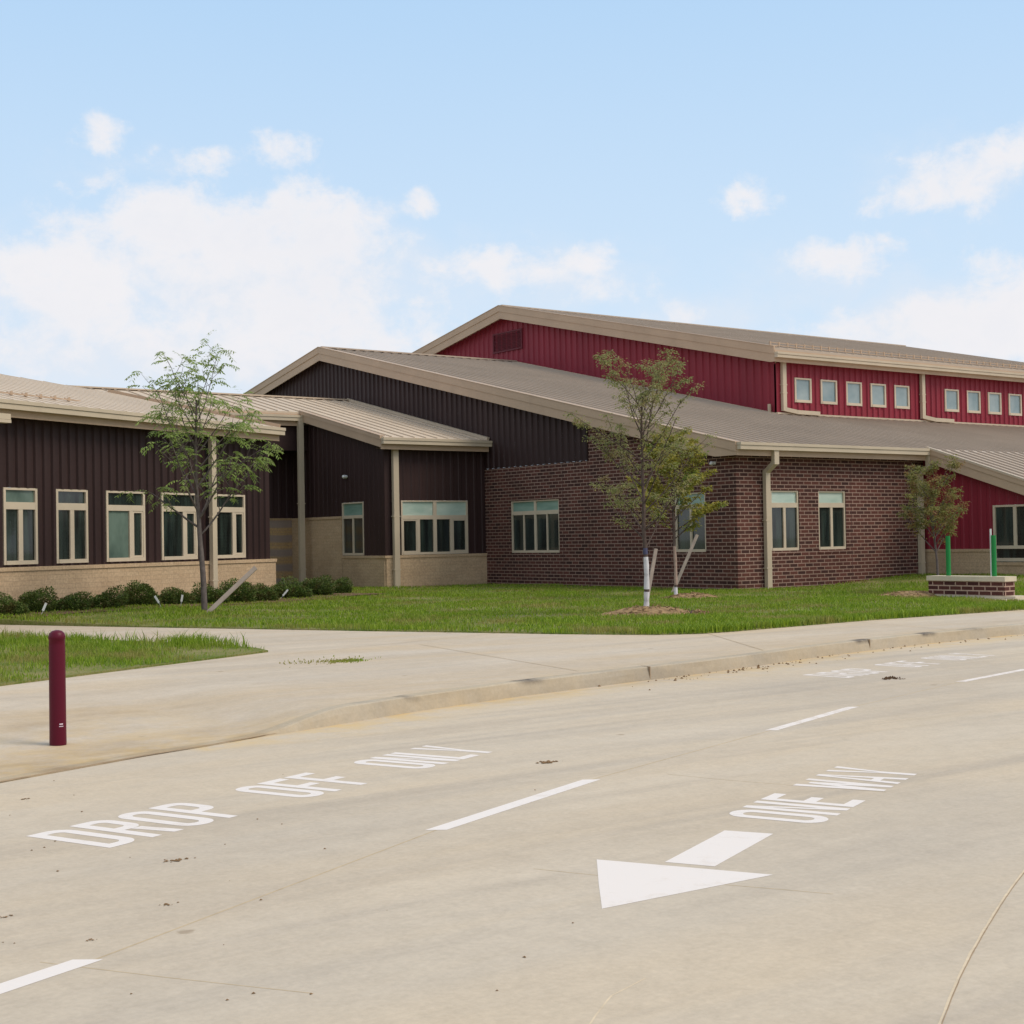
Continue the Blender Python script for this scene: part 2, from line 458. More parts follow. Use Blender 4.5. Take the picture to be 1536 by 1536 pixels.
# rowlock sills under the brick windows
for F, w in ((FA, wA), (FA, wA2), (FB, wB1), (FB, wB2)):
    mb.fbox(F, w[0]-.03, w[1]+.03, -.05, .012, w[2]-.10, w[2]-.002)
o = mb.build('brick_wall', M['brick'], school); o['label'] = 'dark red brick wall with light mortar around the outer corner'
for F, s, a, b in ((FA, YM, .2, 3.9), (FA, 34.42, .2, 3.9), (FB, 31.5, .3, 3.72)):
    mb = MB(); mb.fbox(F, s-.006, s+.006, 0, .003, a, b); mb.build('control_joint', M['joint'], school)
mb = MB()
wall(mb, FA, YM, 49.03, lambda s: 3.90, under, [], .30)
wall(mb, FA, 49.03, 58.6, lambda s: 3.9, lambda s: under(49.03)-.183*(s-49.03), [], .30)
mb.fbox(FA, YM-.03, YM+.03, 0, .045, 3.90, under(YM)-.02)
o = mb.build('metal_wall', M['brown_metal'], school); o['label'] = 'dark brown ribbed metal gable above the brick'
# windows of the brick wing
FAi = FA
window(FA, *wA, [((wA[0]+wA[1])/2, .07)], (2.36,2.47), label='two-light window in the brick gable wall near the corner')
c = (wA2[0]+wA2[1])/2
window(FA, *wA2, [(c-.60,.05),(c,.10),(c+.60,.05)], (2.36,2.48), tcols=[(c,.10)], label='wide four-light window in the dark brick wall')
for i, w in enumerate((wB1, wB2)):
    window(FB, *w, [((w[0]+w[1])/2, .09)], (2.33,2.46), tmat='glass_blind_pale', label=('narrow two-light window beside the brick corner downspout','narrow two-light window in the middle of the front brick wall')[i])
# roof of the brick wing
XR, YE = 26.71, 26.70
ridge = lambda: zroof(49.03)
mb = MB()
T = .10
def slab(mb, poly, t=.10, m=0): mb.prism(poly, (0,0,-t), m)
slab(mb, [(XR,YE,zroof(YE)),(36.07,YE,zroof(YE)),(36.07,49.03,zroof(49.03)),(XR,49.03,zroof(49.03))])
slab(mb, [(36.07,YE,zroof(YE)),(62.4,YE,zroof(YE)),(62.4,34.12,zroof(34.12)),(36.07,34.12,zroof(34.12))])
zl = lambda y: zroof(49.03)-.183*(y-49.03)
slab(mb, [(XR,49.03,zl(49.03)),(36.07,49.03,zl(49.03)),(36.07,59.5,zl(59.5)),(XR,59.5,zl(59.5))])
seam_roof(mb, lambda s,t: V((s,t,zroof(t))), XR+.25, 62, YE+.01, lambda s: 48.95 if s < 36.0 else 34.08, .42)
mb.bar((XR,49.03,zroof(49.03)+.03),(36.07,49.03,zroof(49.03)+.03),.36,.05)
o = mb.build('roof', M['roof'], school); o['label'] = 'long low standing seam roof over the brick wing'
# soffits
mb = MB()
mb.face([(XR,YE,under(26.9)),(34.7,YE,under(26.9)),(34.7,Y0,under(26.9)),(XR,Y0,under(26.9))])
mb.face([(XR,YE,under(YE)),(X0,YE,under(YE)),(X0,49.03,under(49.03)),(XR,49.03,under(49.03))])
mb.face([(XR,49.03,under(49.03)),(X0,49.03,under(49.03)),(X0,59,zl(59)-.3),(XR,59,zl(59)-.3)])
mb.build('soffit', M['tan_trim'], school)

def rake(F, s0, s1, zf, o, name='fascia', top=.20, low=.28, zmin=None):
    """two-step fascia board following a sloping roof edge"""
    mb = MB()
    def strip(a, b, oo0, oo1):
        c = []
        for z in (a, b):
            c += [F(s0,oo0,zf(s0)+z), F(s1,oo0,zf(s1)+z), F(s1,oo1,zf(s1)+z), F(s0,oo1,zf(s0)+z)]
        mb.hexa(c)
    strip(-top, .03, o, o+.06)
    if zmin is None: strip(-top-low, -top, o, o+.035)
    else:       # the board is cut level where it meets the eave
        sc = s0
        while zf(sc)-top-low < zmin: sc += .01
        for a, b in ((s0, sc), (sc, s1)):
            c = [F(a,o,max(zmin,zf(a)-top-low)), F(b,o,zf(b)-top-low+1e-4), F(b,o+.035,zf(b)-top-low+1e-4), F(a,o+.035,max(zmin,zf(a)-top-low))]
            mb.hexa(c + [F(a,o,zf(a)-top), F(b,o,zf(b)-top), F(b,o+.035,zf(b)-top), F(a,o+.035,zf(a)-top)])
    strip(.03, .055, o-.12, o+.075)
    return mb.build(name, M['tan_trim'], school)
FR = frameF((XR,0,0), (0,1,0), (-1,0,0))
rake(FR, YE-.02, 49.03, zroof, 0, zmin=3.685); rake(FR, 49.03, 59.5, zl, 0)
FE = frameF((0,YE,0), (1,0,0), (0,-1,0))
mb = MB(); mb.fbox(FE, XR-.03, 34.62, 0, .03, 3.68, 3.97); mb.fbox(FE, XR, 34.6, .03, .05, 4.03-.08, 4.03)
mb.build('fascia', M['tan_trim'], school)
gutter(FE, XR-.02, 34.60, 3.83, .03, h=.19)
downspout(FB, 28.05, .10, 3.84, .42, .03, .17, .12, None, (3.28,3.50))
downspout(FB, 34.42, .10, 3.84, .42, .03, .17, .12, None, (3.28,3.50))
# little wall-mounted things
mb = MB(); mb.fbox(FA, 27.78, 27.86, 0, .06, 3.50, 3.58); mb.tube([FA(27.82,.06,3.55),FA(27.82,.13,3.54),FA(27.82,.15,3.49)], [.035,.05,.05], 10)
mb.build('security_camera', M['white_plastic'], school)

# ---------------- high red block
X1, Y1 = 36.07, 34.10
YR = 49.56
zh = lambda y: 11.51+SL*(y-YR); zhl = lambda y: 11.51-.178*(y-YR)
FG = frameF((X1,0,0), (0,1,0), (-1,0,0)); FC = frameF((0,Y1,0), (1,0,0), (0,-1,0))
mb = MB()
lowz = lambda y: (zroof(y) if y < 49.03 else zl(y))-.12
wall(mb, FG, Y1, 49.03, lowz, lambda s: zh(s)-.36, [], .36)
wall(mb, FG, 49.03, YR, lowz, lambda s: zh(s)-.36, [], .36)
wall(mb, FG, YR, 62, lowz, lambda s: zhl(s)-.36, [], .36)
mb.fbox(FG, Y1-.02, Y1+.10, 0, .045, lowz(Y1), 7.40)
o = mb.build('metal_wall', M['red_metal'], school); o['label'] = 'red ribbed metal gable of the tall block'
mb = MB()
cw = [(36.92+1.312*i, 37.76+1.312*i, 6.13, 6.98) for i in range(5)] + [(45.08+1.325*i, 45.92+1.325*i, 6.13, 6.98) for i in range(5)]
wall(mb, FC, X1, 62.0, 5.5, 7.52, cw, .30, reveal=.06)
mb.fbox(FC, X1-.045, X1+.12, 0, .045, 5.55, 7.42)
o = mb.build('metal_wall', M['red_metal'], school); o['label'] = 'red ribbed metal wall with the row of small high windows'
for i, w in enumerate(cw):
    window(FC, *w, [], None, -.05, .045, label='small square high window, number %s from the gable end of the red wall' % ('one two three four five six seven eight nine ten'.split()[i]), mats=['glass_sky'], fw=.075)
# louver vent
mb = MB(); v0, v1, a, b = 48.45, 50.55, 9.62, 10.46
for s in ((v0, v0+.06), (v1-.06, v1)): mb.fbox(FG, *s, .03, .085, a, b)
mb.fbox(FG, v0+.06, v1-.06, .03, .085, a, a+.06); mb.fbox(FG, v0+.06, v1-.06, .03, .085, b-.06, b)
mb.fbox(FG, v0+.06, v1-.06, .036, .04, a+.06, b-.06)
z = a+.08
while z < b-.08:
    mb.hexa([FG(v0+.06,.045,z+.03),FG(v1-.06,.045,z+.03),FG(v1-.06,.075,z),FG(v0+.06,.075,z),FG(v0+.06,.045,z+.04),FG(v1-.06,.045,z+.04),FG(v1-.06,.075,z+.01),FG(v0+.06,.075,z+.01)])
    z += .062
mb.build('louver_vent', M['louver'], school)
# roof of the red block
XH, YH = 35.67, 33.78
mb = MB()
slab(mb, [(XH,YH,zh(YH)),(62.16,YH,zh(YH)),(62.16,YR,zh(YR)),(XH,YR,zh(YR))])
slab(mb, [(XH,YR,zh(YR)),(62.16,YR,zh(YR)),(62.16,64,zhl(64)),(XH,64,zhl(64))])
seam_roof(mb, lambda s,t: V((s,t,zh(t))), XH+.25, 62, YH+.01, YR-.05, .42)
mb.bar((XH,YR,zh(YR)+.03),(62.16,YR,zh(YR)+.03),.36,.05)
o = mb.build('roof', M['roof'], school); o['label'] = 'high standing seam roof of the red block'
mb = MB()
mb.face([(XH,YH,7.53),(62,YH,7.53),(62,Y1,7.53),(XH,Y1,7.53)])
mb.face([(XH,YH,zh(YH)-.37),(X1,YH,zh(YH)-.37),(X1,YR,zh(YR)-.37),(XH,YR,zh(YR)-.37)])
mb.face([(XH,YR,zh(YR)-.37),(X1,YR,zh(YR)-.37),(X1,63,zhl(63)-.37),(XH,63,zhl(63)-.37)])
mb.build('soffit', M['tan_trim'], school)
FRH = frameF((XH,0,0), (0,1,0), (-1,0,0)); FEH = frameF((0,YH,0), (1,0,0), (0,-1,0))
rake(FRH, YH-.02, YR, zh, 0, top=.22, low=.30, zmin=7.425); rake(FRH, YR, 64, zhl, 0, top=.22, low=.32)
mb = MB(); mb.fbox(FEH, XH-.03, 62.1, 0, .03, 7.42, 7.82); mb.build('fascia', M['tan_trim'], school)
gutter(FEH, XH-.04, 62.1, 7.56, .03, h=.18)
def snow_guard(fn, s0, s1, n_rail=2):
    mb = MB()
    for k in range(n_rail):
        mb.bar(fn(s0,0,.05+.09*k), fn(s1,0,.05+.09*k), .022, .022)
    s = s0
    while s < s1:
        mb.bar(fn(s,0,.02), fn(s,0,.18 if n_rail > 1 else .10), .05, .04, (0,1,0)); mb.bar(fn(s,0,.03), fn(s,.12,.03+.03), .05, .03)
        s += .42
    return mb.build('snow_guard', M['tan_trim'], school)
snow_guard(lambda s,t,z: V((s,YH+.38+t,zh(YH+.38)+z)), XH+.2, 62)
downspout(FC, 36.30, 5.80, 7.56, .4, .05, .17, .12, 1.6, None)
downspout(FC, 43.68, 5.80, 7.56, .4, .05, .17, .12, 1.6, None)
mb = MB(); mb.fbox(FG, 34.30, 34.38, .08, .16, 5.3, 6.05); mb.build('vent_pipe', M['tan_light'], school)
mb = MB()
mb.bar((36.0,34.05,zroof(34.05)+.05),(62,34.05,zroof(34.05)+.05),.10,.06)
mb.bar((36.03,34.05,zroof(34.05)+.03),(36.03,49.03,zroof(49.03)+.03),.10,.05)
mb.build('flashing', M['tan_light'], school)

# ---------------- middle block (brown metal on tan brick)
X2, Y2 = 23.2, 38.53
zs = lambda y: 4.80+SL*(y-38.05)
FS = frameF((0,Y2,0), (1,0,0), (0,-1,0)); FD = frameF((X2,0,0), (0,1,0), (-1,0,0))
YS = 43.55; YB = 44.7
wS = (23.77, 26.30, 1.17, 2.88); wD = (39.80, 41.18, 1.17, 2.88)
mb = MB()
wall(mb, FS, X2, X0, 1.10, 4.52, [wS], .30, rib=.02)
wall(mb, FD, Y2, wD[1], 1.10, lambda s: zs(s)-.28, [wD], .30, rib=.02)
wall(mb, FD, wD[1], YB, 2.42, lambda s: zs(s)-.28 if s < 43.9 else 5.6, [], .30, rib=.02)
FH = frameF((0,YS,0), (1,0,0), (0,-1,0)); FK = frameF((0,YB,0), (1,0,0), (0,-1,0))
wall(mb, FH, 14.0, X2, 4.72, 5.62, [], None)
wall(mb, FK, 14.0, X2, 2.45, 4.95, [], .30, rib=.02)
mb.fbox(FS, X2-.02, X2+.08, 0, .03, 1.12, 4.46); mb.fbox(FD, Y2-.02, Y2+.08, 0, .03, 1.12, 4.46)
o = mb.build('metal_wall', M['brown_metal'], school); o['label'] = 'dark brown metal wall of the middle block'
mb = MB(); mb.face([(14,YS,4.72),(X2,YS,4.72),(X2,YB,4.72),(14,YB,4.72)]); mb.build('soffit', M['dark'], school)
mb = MB()
mb.fbox(FS, X2, X0, -.1, .05, 0, 1.08); mb.fbox(FS, X2-.06, X0, -.1, .075, 1.08, 1.16)
mb.fbox(FD, Y2+.0, wD[1], -.1, .05, 0, 1.08); mb.fbox(FD, Y2, wD[1], -.1, .075, 1.08, 1.16)
mb.fbox(FD, wD[1]+.02, YB, -.1, .05, 0, 2.37); mb.fbox(FD, wD[1], YB, -.1, .075, 2.37, 2.45)
o = mb.build('tan_brick_base', M['tan_brick'], school)
mb = MB(); mb.fbox(FK, 14, X2-.06, -.1, .05, 0, 2.38); mb.fbox(FK, 14, X2-.076, -.1, .07, 2.38, 2.46)
o = mb.build('tan_brick_base', M['band_brick'], school); o['label'] = 'tan and grey banded brick in the recess'
c = (wS[0]+wS[1])/2
window(FS, *wS, [(c-.62,.10),(c,.13),(c+.62,.10)], (2.28,2.41), -.08, .035, tcols=[(c,.13)], mats=['glass_dark','glass_dark'], inner=(0,3), tmat='glass_blind_pale', label='wide four-light window in the middle block')
c = (wD[0]+wD[1])/2
window(FD, *wD, [(c,.07)], (2.36,2.46), -.08, .035, label='narrow two-light window in the side of the middle block')
# its roof, stepped back on the left
RX, RYE, RY2, RYR = 22.9, 38.18, 43.38, 47.28
mb = MB()
slab(mb, [(RX,RYE,zs(RYE)),(26.95,RYE,zs(RYE)),(26.95,RYR,zs(RYR)),(RX,RYR,zs(RYR))])
slab(mb, [(13,RY2,zs(RY2)),(RX,RY2,zs(RY2)),(RX,RYR,zs(RYR)),(13,RYR,zs(RYR))])
slab(mb, [(13,RYR,zs(RYR)),(26.95,RYR,zs(RYR)),(26.95,52,zs(RYR)-1),(13,52,zs(RYR)-1)])
seam_roof(mb, lambda s,t: V((s,t,zs(t))), 13.2, 26.9, lambda s: RYE+.01 if s > RX else RY2+.01, RYR-.03, .42, hgt=.035, wid=.025)
mb.bar((13,RYR,zs(RYR)+.03),(26.95,RYR,zs(RYR)+.03),.3,.05)
o = mb.build('roof', M['roof_light'], school); o['label'] = 'pale tan standing seam roof of the middle block'
mb = MB(); mb.bar((26.93,RYE,zs(RYE)+.05),(26.93,RYR,zs(RYR)+.05),.10,.09); mb.build('flashing', M['tan_light'], school)
FSR = frameF((RX,0,0), (0,1,0), (-1,0,0)); FSE = frameF((0,RYE,0), (1,0,0), (0,-1,0)); FSE2 = frameF((0,RY2,0), (1,0,0), (0,-1,0))
rake(FSR, RYE-.02, RY2+.05, zs, 0, top=.08, low=.24, zmin=4.455)
mb = MB(); mb.fbox(FSE, RX-.03, 26.93, 0, .03, 4.45, 4.78); mb.build('fascia', M['tan_trim'], school)
mb = MB(); mb.fbox(FSE2, 13, RX-.03, 0, .03, 5.54, 5.95); mb.build('fascia', M['tan_trim'], school)
mb = MB()
mb.face([(RX,RYE,4.50),(X0,RYE,4.50),(X0,Y2,4.50),(RX,Y2,4.50)]); mb.face([(RX,RYE,zs(RYE)-.29),(X2,RYE,zs(RYE)-.29),(X2,RY2,zs(RY2)-.29),(RX,RY2,zs(RY2)-.29)])
mb.face([(13,RY2,5.6),(X2,RY2,5.6),(X2,YS+.02,5.6),(13,YS+.02,5.6)])
mb.build('soffit', M['tan_trim'], school)
gutter(FSE, RX-.02, 26.99, 4.61, .03, h=.19); gutter(FSE2, 13, RX+.02, 5.70, .03, h=.19)
downspout(FS, 23.52, .10, 4.62, .4, .06, .19, .13, None, None)
downspout(FSE2, 22.80, .10, 5.72, .1, .03, .19, .13, None, None)
mb = MB(); mb.tube([FD(40.85,.02,3.72),FD(40.85,.14,3.72)], [.05,.06], 10); mb.tube([FD(40.85,.14,3.72),FD(40.85,.18,3.70)], [.06,.03], 10)
mb.build('wall_light', M['white_plastic'], school)

# ---------------- left wing, set at an angle
lw = [(.06,1.00,'a'), (1.53,2.49,'a'), (3.06,4.34,'b'), (4.91,6.21,'b'), (6.82,8.10,'b')]
low_open = [(a,b,1.25,2.85) for a,b,_ in lw] + [(-1.5,-.5,1.25,2.85), (-3.1,-2.1,1.25,2.85)]
LE = 9.10
mb = MB()
wall(mb, FL, -9, LE, 1.15, 4.42, low_open, .25, phase=.04)
FLe = frameF(LP+LD*LE, -LN, LD)      # return wall at the right-hand end
wall(mb, FLe, 0, 9, 1.15, lambda s: 4.42+SL*s if s < 9 else 4.42, [], .25)
mb.fbox(FL, LE-.08, LE+.02, 0, .04, 1.2, 4.30)
o = mb.build('metal_wall', M['brown_metal'], school); o['label'] = 'dark brown ribbed metal wall of the angled left wing'
mb = MB()
mb.fbox(FL, -9, LE+.18, -.1, .10, -.05, 1.12); mb.fbox(FL, -9, LE+.20, -.1, .125, 1.12, 1.20)
mb.fbox(FLe, .1, 9, -.1, .16, -.05, 1.12); mb.fbox(FLe, .1, 9, -.1, .18, 1.12, 1.20)
mb.build('tan_brick_base', M['tan_brick'], school)
names = ['two equal lights at the frame edge', 'two equal lights under a dark transom', 'one wide greenish light and one narrow light', 'one wide dark light beside the tree', 'one wide light behind the tree trunk']
for i, (a, b, ty) in enumerate(lw):
    if ty == 'a':
        window(FL, a, b, 1.25, 2.85, [((a+b)/2, .12)], (2.40,2.55), -.08, .035, mats=['glass_dark'], tmat='glass_mid' if i == 0 else 'glass_dark', label='tall left wing window, '+names[i], fw=.065)
    else:
        c = a+(b-a)*.635
        window(FL, a, b, 1.25, 2.85, [(c, .11)], (2.40,2.53), -.08, .035, mats=['glass_mid' if i == 2 else 'glass_dark','glass_dark'], tmat='glass_dark', inner=(1,), label='tall left wing window, '+names[i], fw=.065)
for a in (-1.5, -3.1):
    window(FL, a, a+1, 1.25, 2.85, [(a+.5,.12)], (2.40,2.55), -.08, .035, label='tall left wing window outside the picture edge')
# roof of the left wing
EO = .40
zq = lambda back: 4.62+SL*(back+EO)        # height over distance behind the wall line
Q = lambda s, back: FL(s, -back, zq(back))
mb = MB()
poly = [Q(-9,-EO), Q(9.12,-EO), Q(8.40,4.75), Q(6.38,6.66), Q(4.2,9.0), Q(-9,9.0)]
slab(mb, poly, .10)
dn = lambda s, back, z: FL(s, -back, z)
mb.face([Q(8.40,4.75), Q(6.38,6.66), dn(6.9,12,4.6), dn(8.6,9,4.6)]); mb.face([Q(6.38,6.66), Q(4.2,9), dn(4.2,13,4.6), dn(6.9,12,4.6)]); mb.face([Q(4.2,9), Q(-9,9), dn(-9,14,4.6), dn(4.2,13,4.6)])
def tback(s):
    if s > 8.40: return 4.75-(s-8.40)/.72*5.15
    if s > 6.38: return 4.75+(8.40-s)/2.02*1.91
    if s > 4.2: return 6.66+(6.38-s)/2.18*2.34
    return 9.0
seam_roof(mb, lambda s,t: Q(s,t), -8.8, 9.0, -EO+.01, lambda s: tback(s)-.03, .42, hgt=.010, wid=.012)
o = mb.build('roof', M['roof_light'], school); o['label'] = 'pale tan metal roof of the angled left wing'
FLE = frameF(LP+LN*EO, LD, LN)
mb = MB(); mb.fbox(FLE, -9, 9.10, -.03, 0, 4.26, 4.58); mb.build('fascia', M['tan_trim'], school)
gutter(FLE, -9, 9.16, 4.41, .0, h=.19)
mb = MB(); mb.face([FL(-9,EO-.02,4.30),FL(9.1,EO-.02,4.30),FL(9.1,0,4.30),FL(-9,0,4.30)]); mb.build('soffit', M['tan_trim'], school)
mb = MB(); p, q = Q(9.12,-EO), Q(8.40,4.75); mb.bar(p, q, .06, .16); mb.bar(p+V((0,0,-.13)), q+V((0,0,-.13)), .04, .2)
mb.build('fascia', M['tan_trim'], school)
snow_guard(lambda s,t,z: Q(s,.5+t)+V((0,0,z)), -8, 2.85, 1)
downspout(FL, 6.62, .10, 4.42, .4, .13, .17, .11, None, None)
# entry canopy whose end just shows at the left edge
p = at_depth(12, 628, 25.5)
mb = MB()
cd = V((math.cos(AZ), math.sin(AZ), 0)); cn = V((-cd.y, cd.x, 0))
for a, b, w in ((0, .055, .16), (.06, .16, .14)):
    q = p - cd*4 + V((0,0,-.08+a+(b-a)/2)); mb.bar(q, p + V((0,0,-.08+a+(b-a)/2)), w, b-a)
mb.prism([p+V((0,0,.06))-cd*.1+cn*.08, p+V((0,0,.06))-cd*4+cn*.08, p+V((0,0,.06))-cd*4+cn*2.6+V((0,0,.35)), p+V((0,0,.06))-cd*.9+cn*2.6+V((0,0,.35))], (0,0,-.08))
o = mb.build('canopy', M['gutter'], school); o['label'] = 'cream edge of an entry canopy at the left'

# ---------------- right wing, dark red wall facing the lawn
X3 = 34.70; SR = .335
zr = lambda y: 3.99+SR*(y-26.68)
FW_ = frameF((X3,0,0), (0,1,0), (-1,0,0))
wR = (23.25, 24.66, .75, 2.32)
mb = MB(); wall(mb, FW_, 22.9, Y0, 1.02, lambda s: zr(s)-.30, [wR], .30, rib=.02)
o = mb.build('metal_wall', M['red_metal'], school); o['label'] = 'dark red metal wall under the sloping right roof edge'
mb = MB(); mb.fbox(FW_, wR[1], Y0-.01, -.1, .05, 0, 1.02); mb.fbox(FW_, wR[1]-.03, Y0-.02, -.1, .075, 1.02, 1.10)
mb.fbox(FW_, 22.9, wR[1], -.1, .05, 0, .64); mb.fbox(FW_, 22.9, wR[1]+.02, -.1, .075, .64, .73)
mb.build('tan_brick_base', M['tan_brick'], school)
window(FW_, *wR, [(wR[1]-.70,.10)], None, -.08, .06, bot=(1.10,1.19), fw=.075, label='wide window with a low bottom light in the dark red right wall')
mb = MB()
slab(mb, [(34.42,26.70,zr(26.70)),(60,26.70,zr(26.70)),(60,22.6,zr(22.6)),(34.42,22.6,zr(22.6))], .08)
seam_roof(mb, lambda s,t: V((s,t,zr(t))), 34.7, 60, 22.62, 26.68, .42)
o = mb.build('roof', M['roof'], school); o['label'] = 'sloping roof edge over the dark red right wall'
FRR = frameF((34.42,0,0), (0,1,0), (-1,0,0))
rake(FRR, 22.6, 26.66, zr, 0, top=.10, low=.26)
mb = MB(); mb.bar((34.40,22.6,zr(22.6)+.08),(34.40,26.66,zr(26.66)+.08),.09,.05); mb.build('flashing', M['tan_light'], school)
mb = MB(); mb.fbox(frameF((0,22.6,0),(1,0,0),(0,-1,0)), 34.4, 60, 0, .1, zr(22.6)-.35, zr(22.6)); mb.build('fascia', M['tan_trim'], school)
mb = MB(); mb.face([(34.72,22.95,0),(60,22.95,0),(60,22.95,2.4),(34.72,22.95,2.4)]); o = mb.build('metal_wall', M['red_metal'], school)
# ------------------------------------------------------------------ ground, road, walk
cx = np.array([-60,-20,0.0,2.95,3.6,4.12,4.75,5.4,6.22,7.42,8.6,9.83,11.0,12.4,14.02,15.5,17.07,19.55,24,30,60,90])
cy = np.array([-18,-.2,8.72,10.02,10.28,10.49,10.68,10.92,11.17,11.56,11.82,12.03,12.2,12.42,12.80,13.06,13.24,13.41,13.75,14.1,15,15])
def curb_y(x): return float(np.interp(x, cx, cy))
def kerb_h(x): return .14*smooth((x-5.15)/1.25) + .006
def walk_z(x, d):
    h = kerb_h(x); return h + (.14-h)*smooth((d-.3)/4.2) if h < .14 else .14

def add_attr(o, name, vals):
    a = o.data.attributes.new(name, 'FLOAT', 'POINT'); a.data.foreach_set('value', np.array(vals, np.float32))

mb = MB(); mb.face([(-400,-400,-.05),(400,-400,-.05),(400,400,-.05),(-400,400,-.05)])
o = mb.build('ground', M['lawn']); tag(o, None, kind='structure')

xs = sorted(set(list(np.arange(-60,-4,4.0))+list(np.arange(-4,22,.15).round(3))+list(np.arange(22,46,1.0))+list(np.arange(46,91,4.0))))
ds = [0,.05,.1,.18,.28,.4,.55,.75,1,1.3,1.7,2.2,3,4,6,9,14,25,50,90]
mb = MB(); sand = []; dark = []; vs = []; fs = []
for i, x in enumerate(xs):
    for j, d in enumerate(ds):
        vs.append((x, curb_y(x)-d+.12, 0.0))
        bx = .55+.35*math.sin(x*1.7)*math.sin(x*.63+1)
        sand.append(max(0, 1-d/(.45+.7*bx))*(1.0 if x > 4.6 else .0)); dark.append((.5*max(0,1-d/.16) if x > 5.5 else 0)+.35*max(0,1-abs(d-.30)/.14)*(1 if 8 < x < 15 else 0))
n = len(ds)
for i in range(len(xs)-1):
    for j in range(n-1): fs.append((i*n+j, i*n+j+1, (i+1)*n+j+1, (i+1)*n+j))
mb.mesh(vs, fs); road = mb.build('road', M['road']); tag(road, None, kind='structure')
add_attr(road, 'sand', sand); add_attr(road, 'sand_dark', dark)

# kerb: a real step that fades out at the flush crossing on the left
mb = MB(); vs = []; fs = []
kx = list(np.arange(-12.0,2.0,.5))+list(np.arange(2.0,46,.12)); ksand = []; kdark = []
for x in kx:
    y = curb_y(x); h = kerb_h(x); w = .010*math.sin(x*3.1)+.006*math.sin(x*7.3+1)
    lip = .012*smooth((math.sin(x*1.35+.6)+math.sin(x*3.3))*.5)
    for dy, z in ((0,-.02),(0+w*.5,.0),(.018+w*.5,h*.55),(.030+w+lip,h-.012),(.048+w+lip,h-.002),(.17,h+.001),(.17,-.02)):
        vs.append((x, y+dy, z)); lf_ = smooth((6.2-x)/1.4); ksand.append(.10*(1-lf_)+.4*lf_); kdark.append(.85*lf_)
n = 7
for i in range(len(kx)-1):
    for j in range(n-1): fs.append((i*n+j, i*n+j+1, (i+1)*n+j+1, (i+1)*n+j))
mb.mesh(vs, fs, 0, False); o = mb.build('kerb', M['curb']); tag(o, None, kind='structure'); add_attr(o, 'sand', ksand); add_attr(o, 'sand_dark', kdark)
mb = MB()
for x in (10.75, 15.55, 20.4):
    y = curb_y(x); mb.box((x-.005,y+.004,.003),(x+.005,y+.16,.1485))
mb.build('kerb_joint', M['crackdark'], o)
mb = MB()
for x in np.arange(-6, 5.6, .2):
    a, b = (x, curb_y(x)+.012, .0095), (x+.2, curb_y(x+.2)+.012, .0095); mb.bar(a, b, .014+.006*math.sin(x*5), .004)
mb.build('kerb_joint', M['crackdark'], o)

# sidewalk
dd = [0,.1,.2,.3,.45,.6,.8,1,1.3,1.6,2,2.5,3,3.6,4.2,5,6,8,11,16,24,34]
mb = MB(); vs = []; fs = []; sand = []; dark = []
for x in xs:
    for d in dd:
        vs.append((x, curb_y(x)+.16+d, walk_z(x, d)))
        left = smooth((6.4-x)/2.2)
        sand.append(.6*left*max(0,1-d/3.2)+.25*max(0,1-d/.5)); dark.append(left*(.75*max(0,1-d/1.0)+.42*max(0,1-abs(d-2.0)/1.7))+(1-left)*.22*max(0,1-d/2.5))
n = len(dd)
for i in range(len(xs)-1):
    for j in range(n-1): fs.append((i*n+j, i*n+j+1, (i+1)*n+j+1, (i+1)*n+j))
mb.mesh(vs, fs, 0, True); walk = mb.build('sidewalk', M['walk']); tag(walk, None, kind='structure')
add_attr(walk, 'sand', sand); add_attr(walk, 'sand_dark', dark)
mb = MB()
def strip(mb, p, q, w, z=None, m=0):
    p, q = V(p), V(q); d = (q-p); d.z = 0; s = V((-d.y,d.x,0)).normalized()*w/2
    n = max(1, int((q-p).length/.4))
    for i in range(n):
        a, b = p+(q-p)*(i/n), p+(q-p)*((i+1)/n)
        mb.face([a+s, a-s, b-s, b+s], m)
for a, b in (((5.0,16.0,.145),(13.0,18.3,.145)), ((13.3,12.9,.145),(15.1,15.8,.145)), ((17.9,13.6,.145),(18.6,16.0,.145)), ((9.9,12.4,.145),(10.9,17.2,.145)), ((22.3,13.9,.145),(22.8,16.0,.145))):
    strip(mb, a, b, .012)
mb.build('paving_joint', M['faint'], walk)

# lawn in front of the building
lfx = np.array([5.0,8.29,9.7,11.06,12.0,12.8,13.6,14.3,14.9,15.6,16.4,19.1,23.2,30,60]); lfy = np.array([35,28.0,25.0,22.3,20.35,18.8,17.2,16.1,15.75,15.72,15.8,16.0,15.9,15.7,15.5])
def lawn_front(x): return float(np.interp(x, lfx, lfy))
_p = at_depth(1393, 891, 32.4); SGX, SGY = _p.x+.1, _p.y-2.25
def lawn_z(x, y):
    return .162 + .20*smooth((x-29.5)/5)*smooth((y-17)/8) + .10*smooth((y-24)/6)*smooth((16-x)/5) + .012*math.sin(x*.9)*math.sin(y*.7)*smooth((y-lawn_front(x))/1.5) - .16*math.exp(-((x-SGX)**2+(y-SGY)**2)/.5)
gx = list(np.arange(5.0,60,.5)); gt = [0,.1,.3,.6,1,1.5,2.2,3,4,5,6.5,8,10,12,15,20,30,45]
mb = MB(); vs = []; fs = []
for x in gx:
    y0 = lawn_front(x); vs.append((x, y0, .10))
    for t in gt: vs.append((x, y0+t, lawn_z(x, y0+t)))
n = len(gt)+1
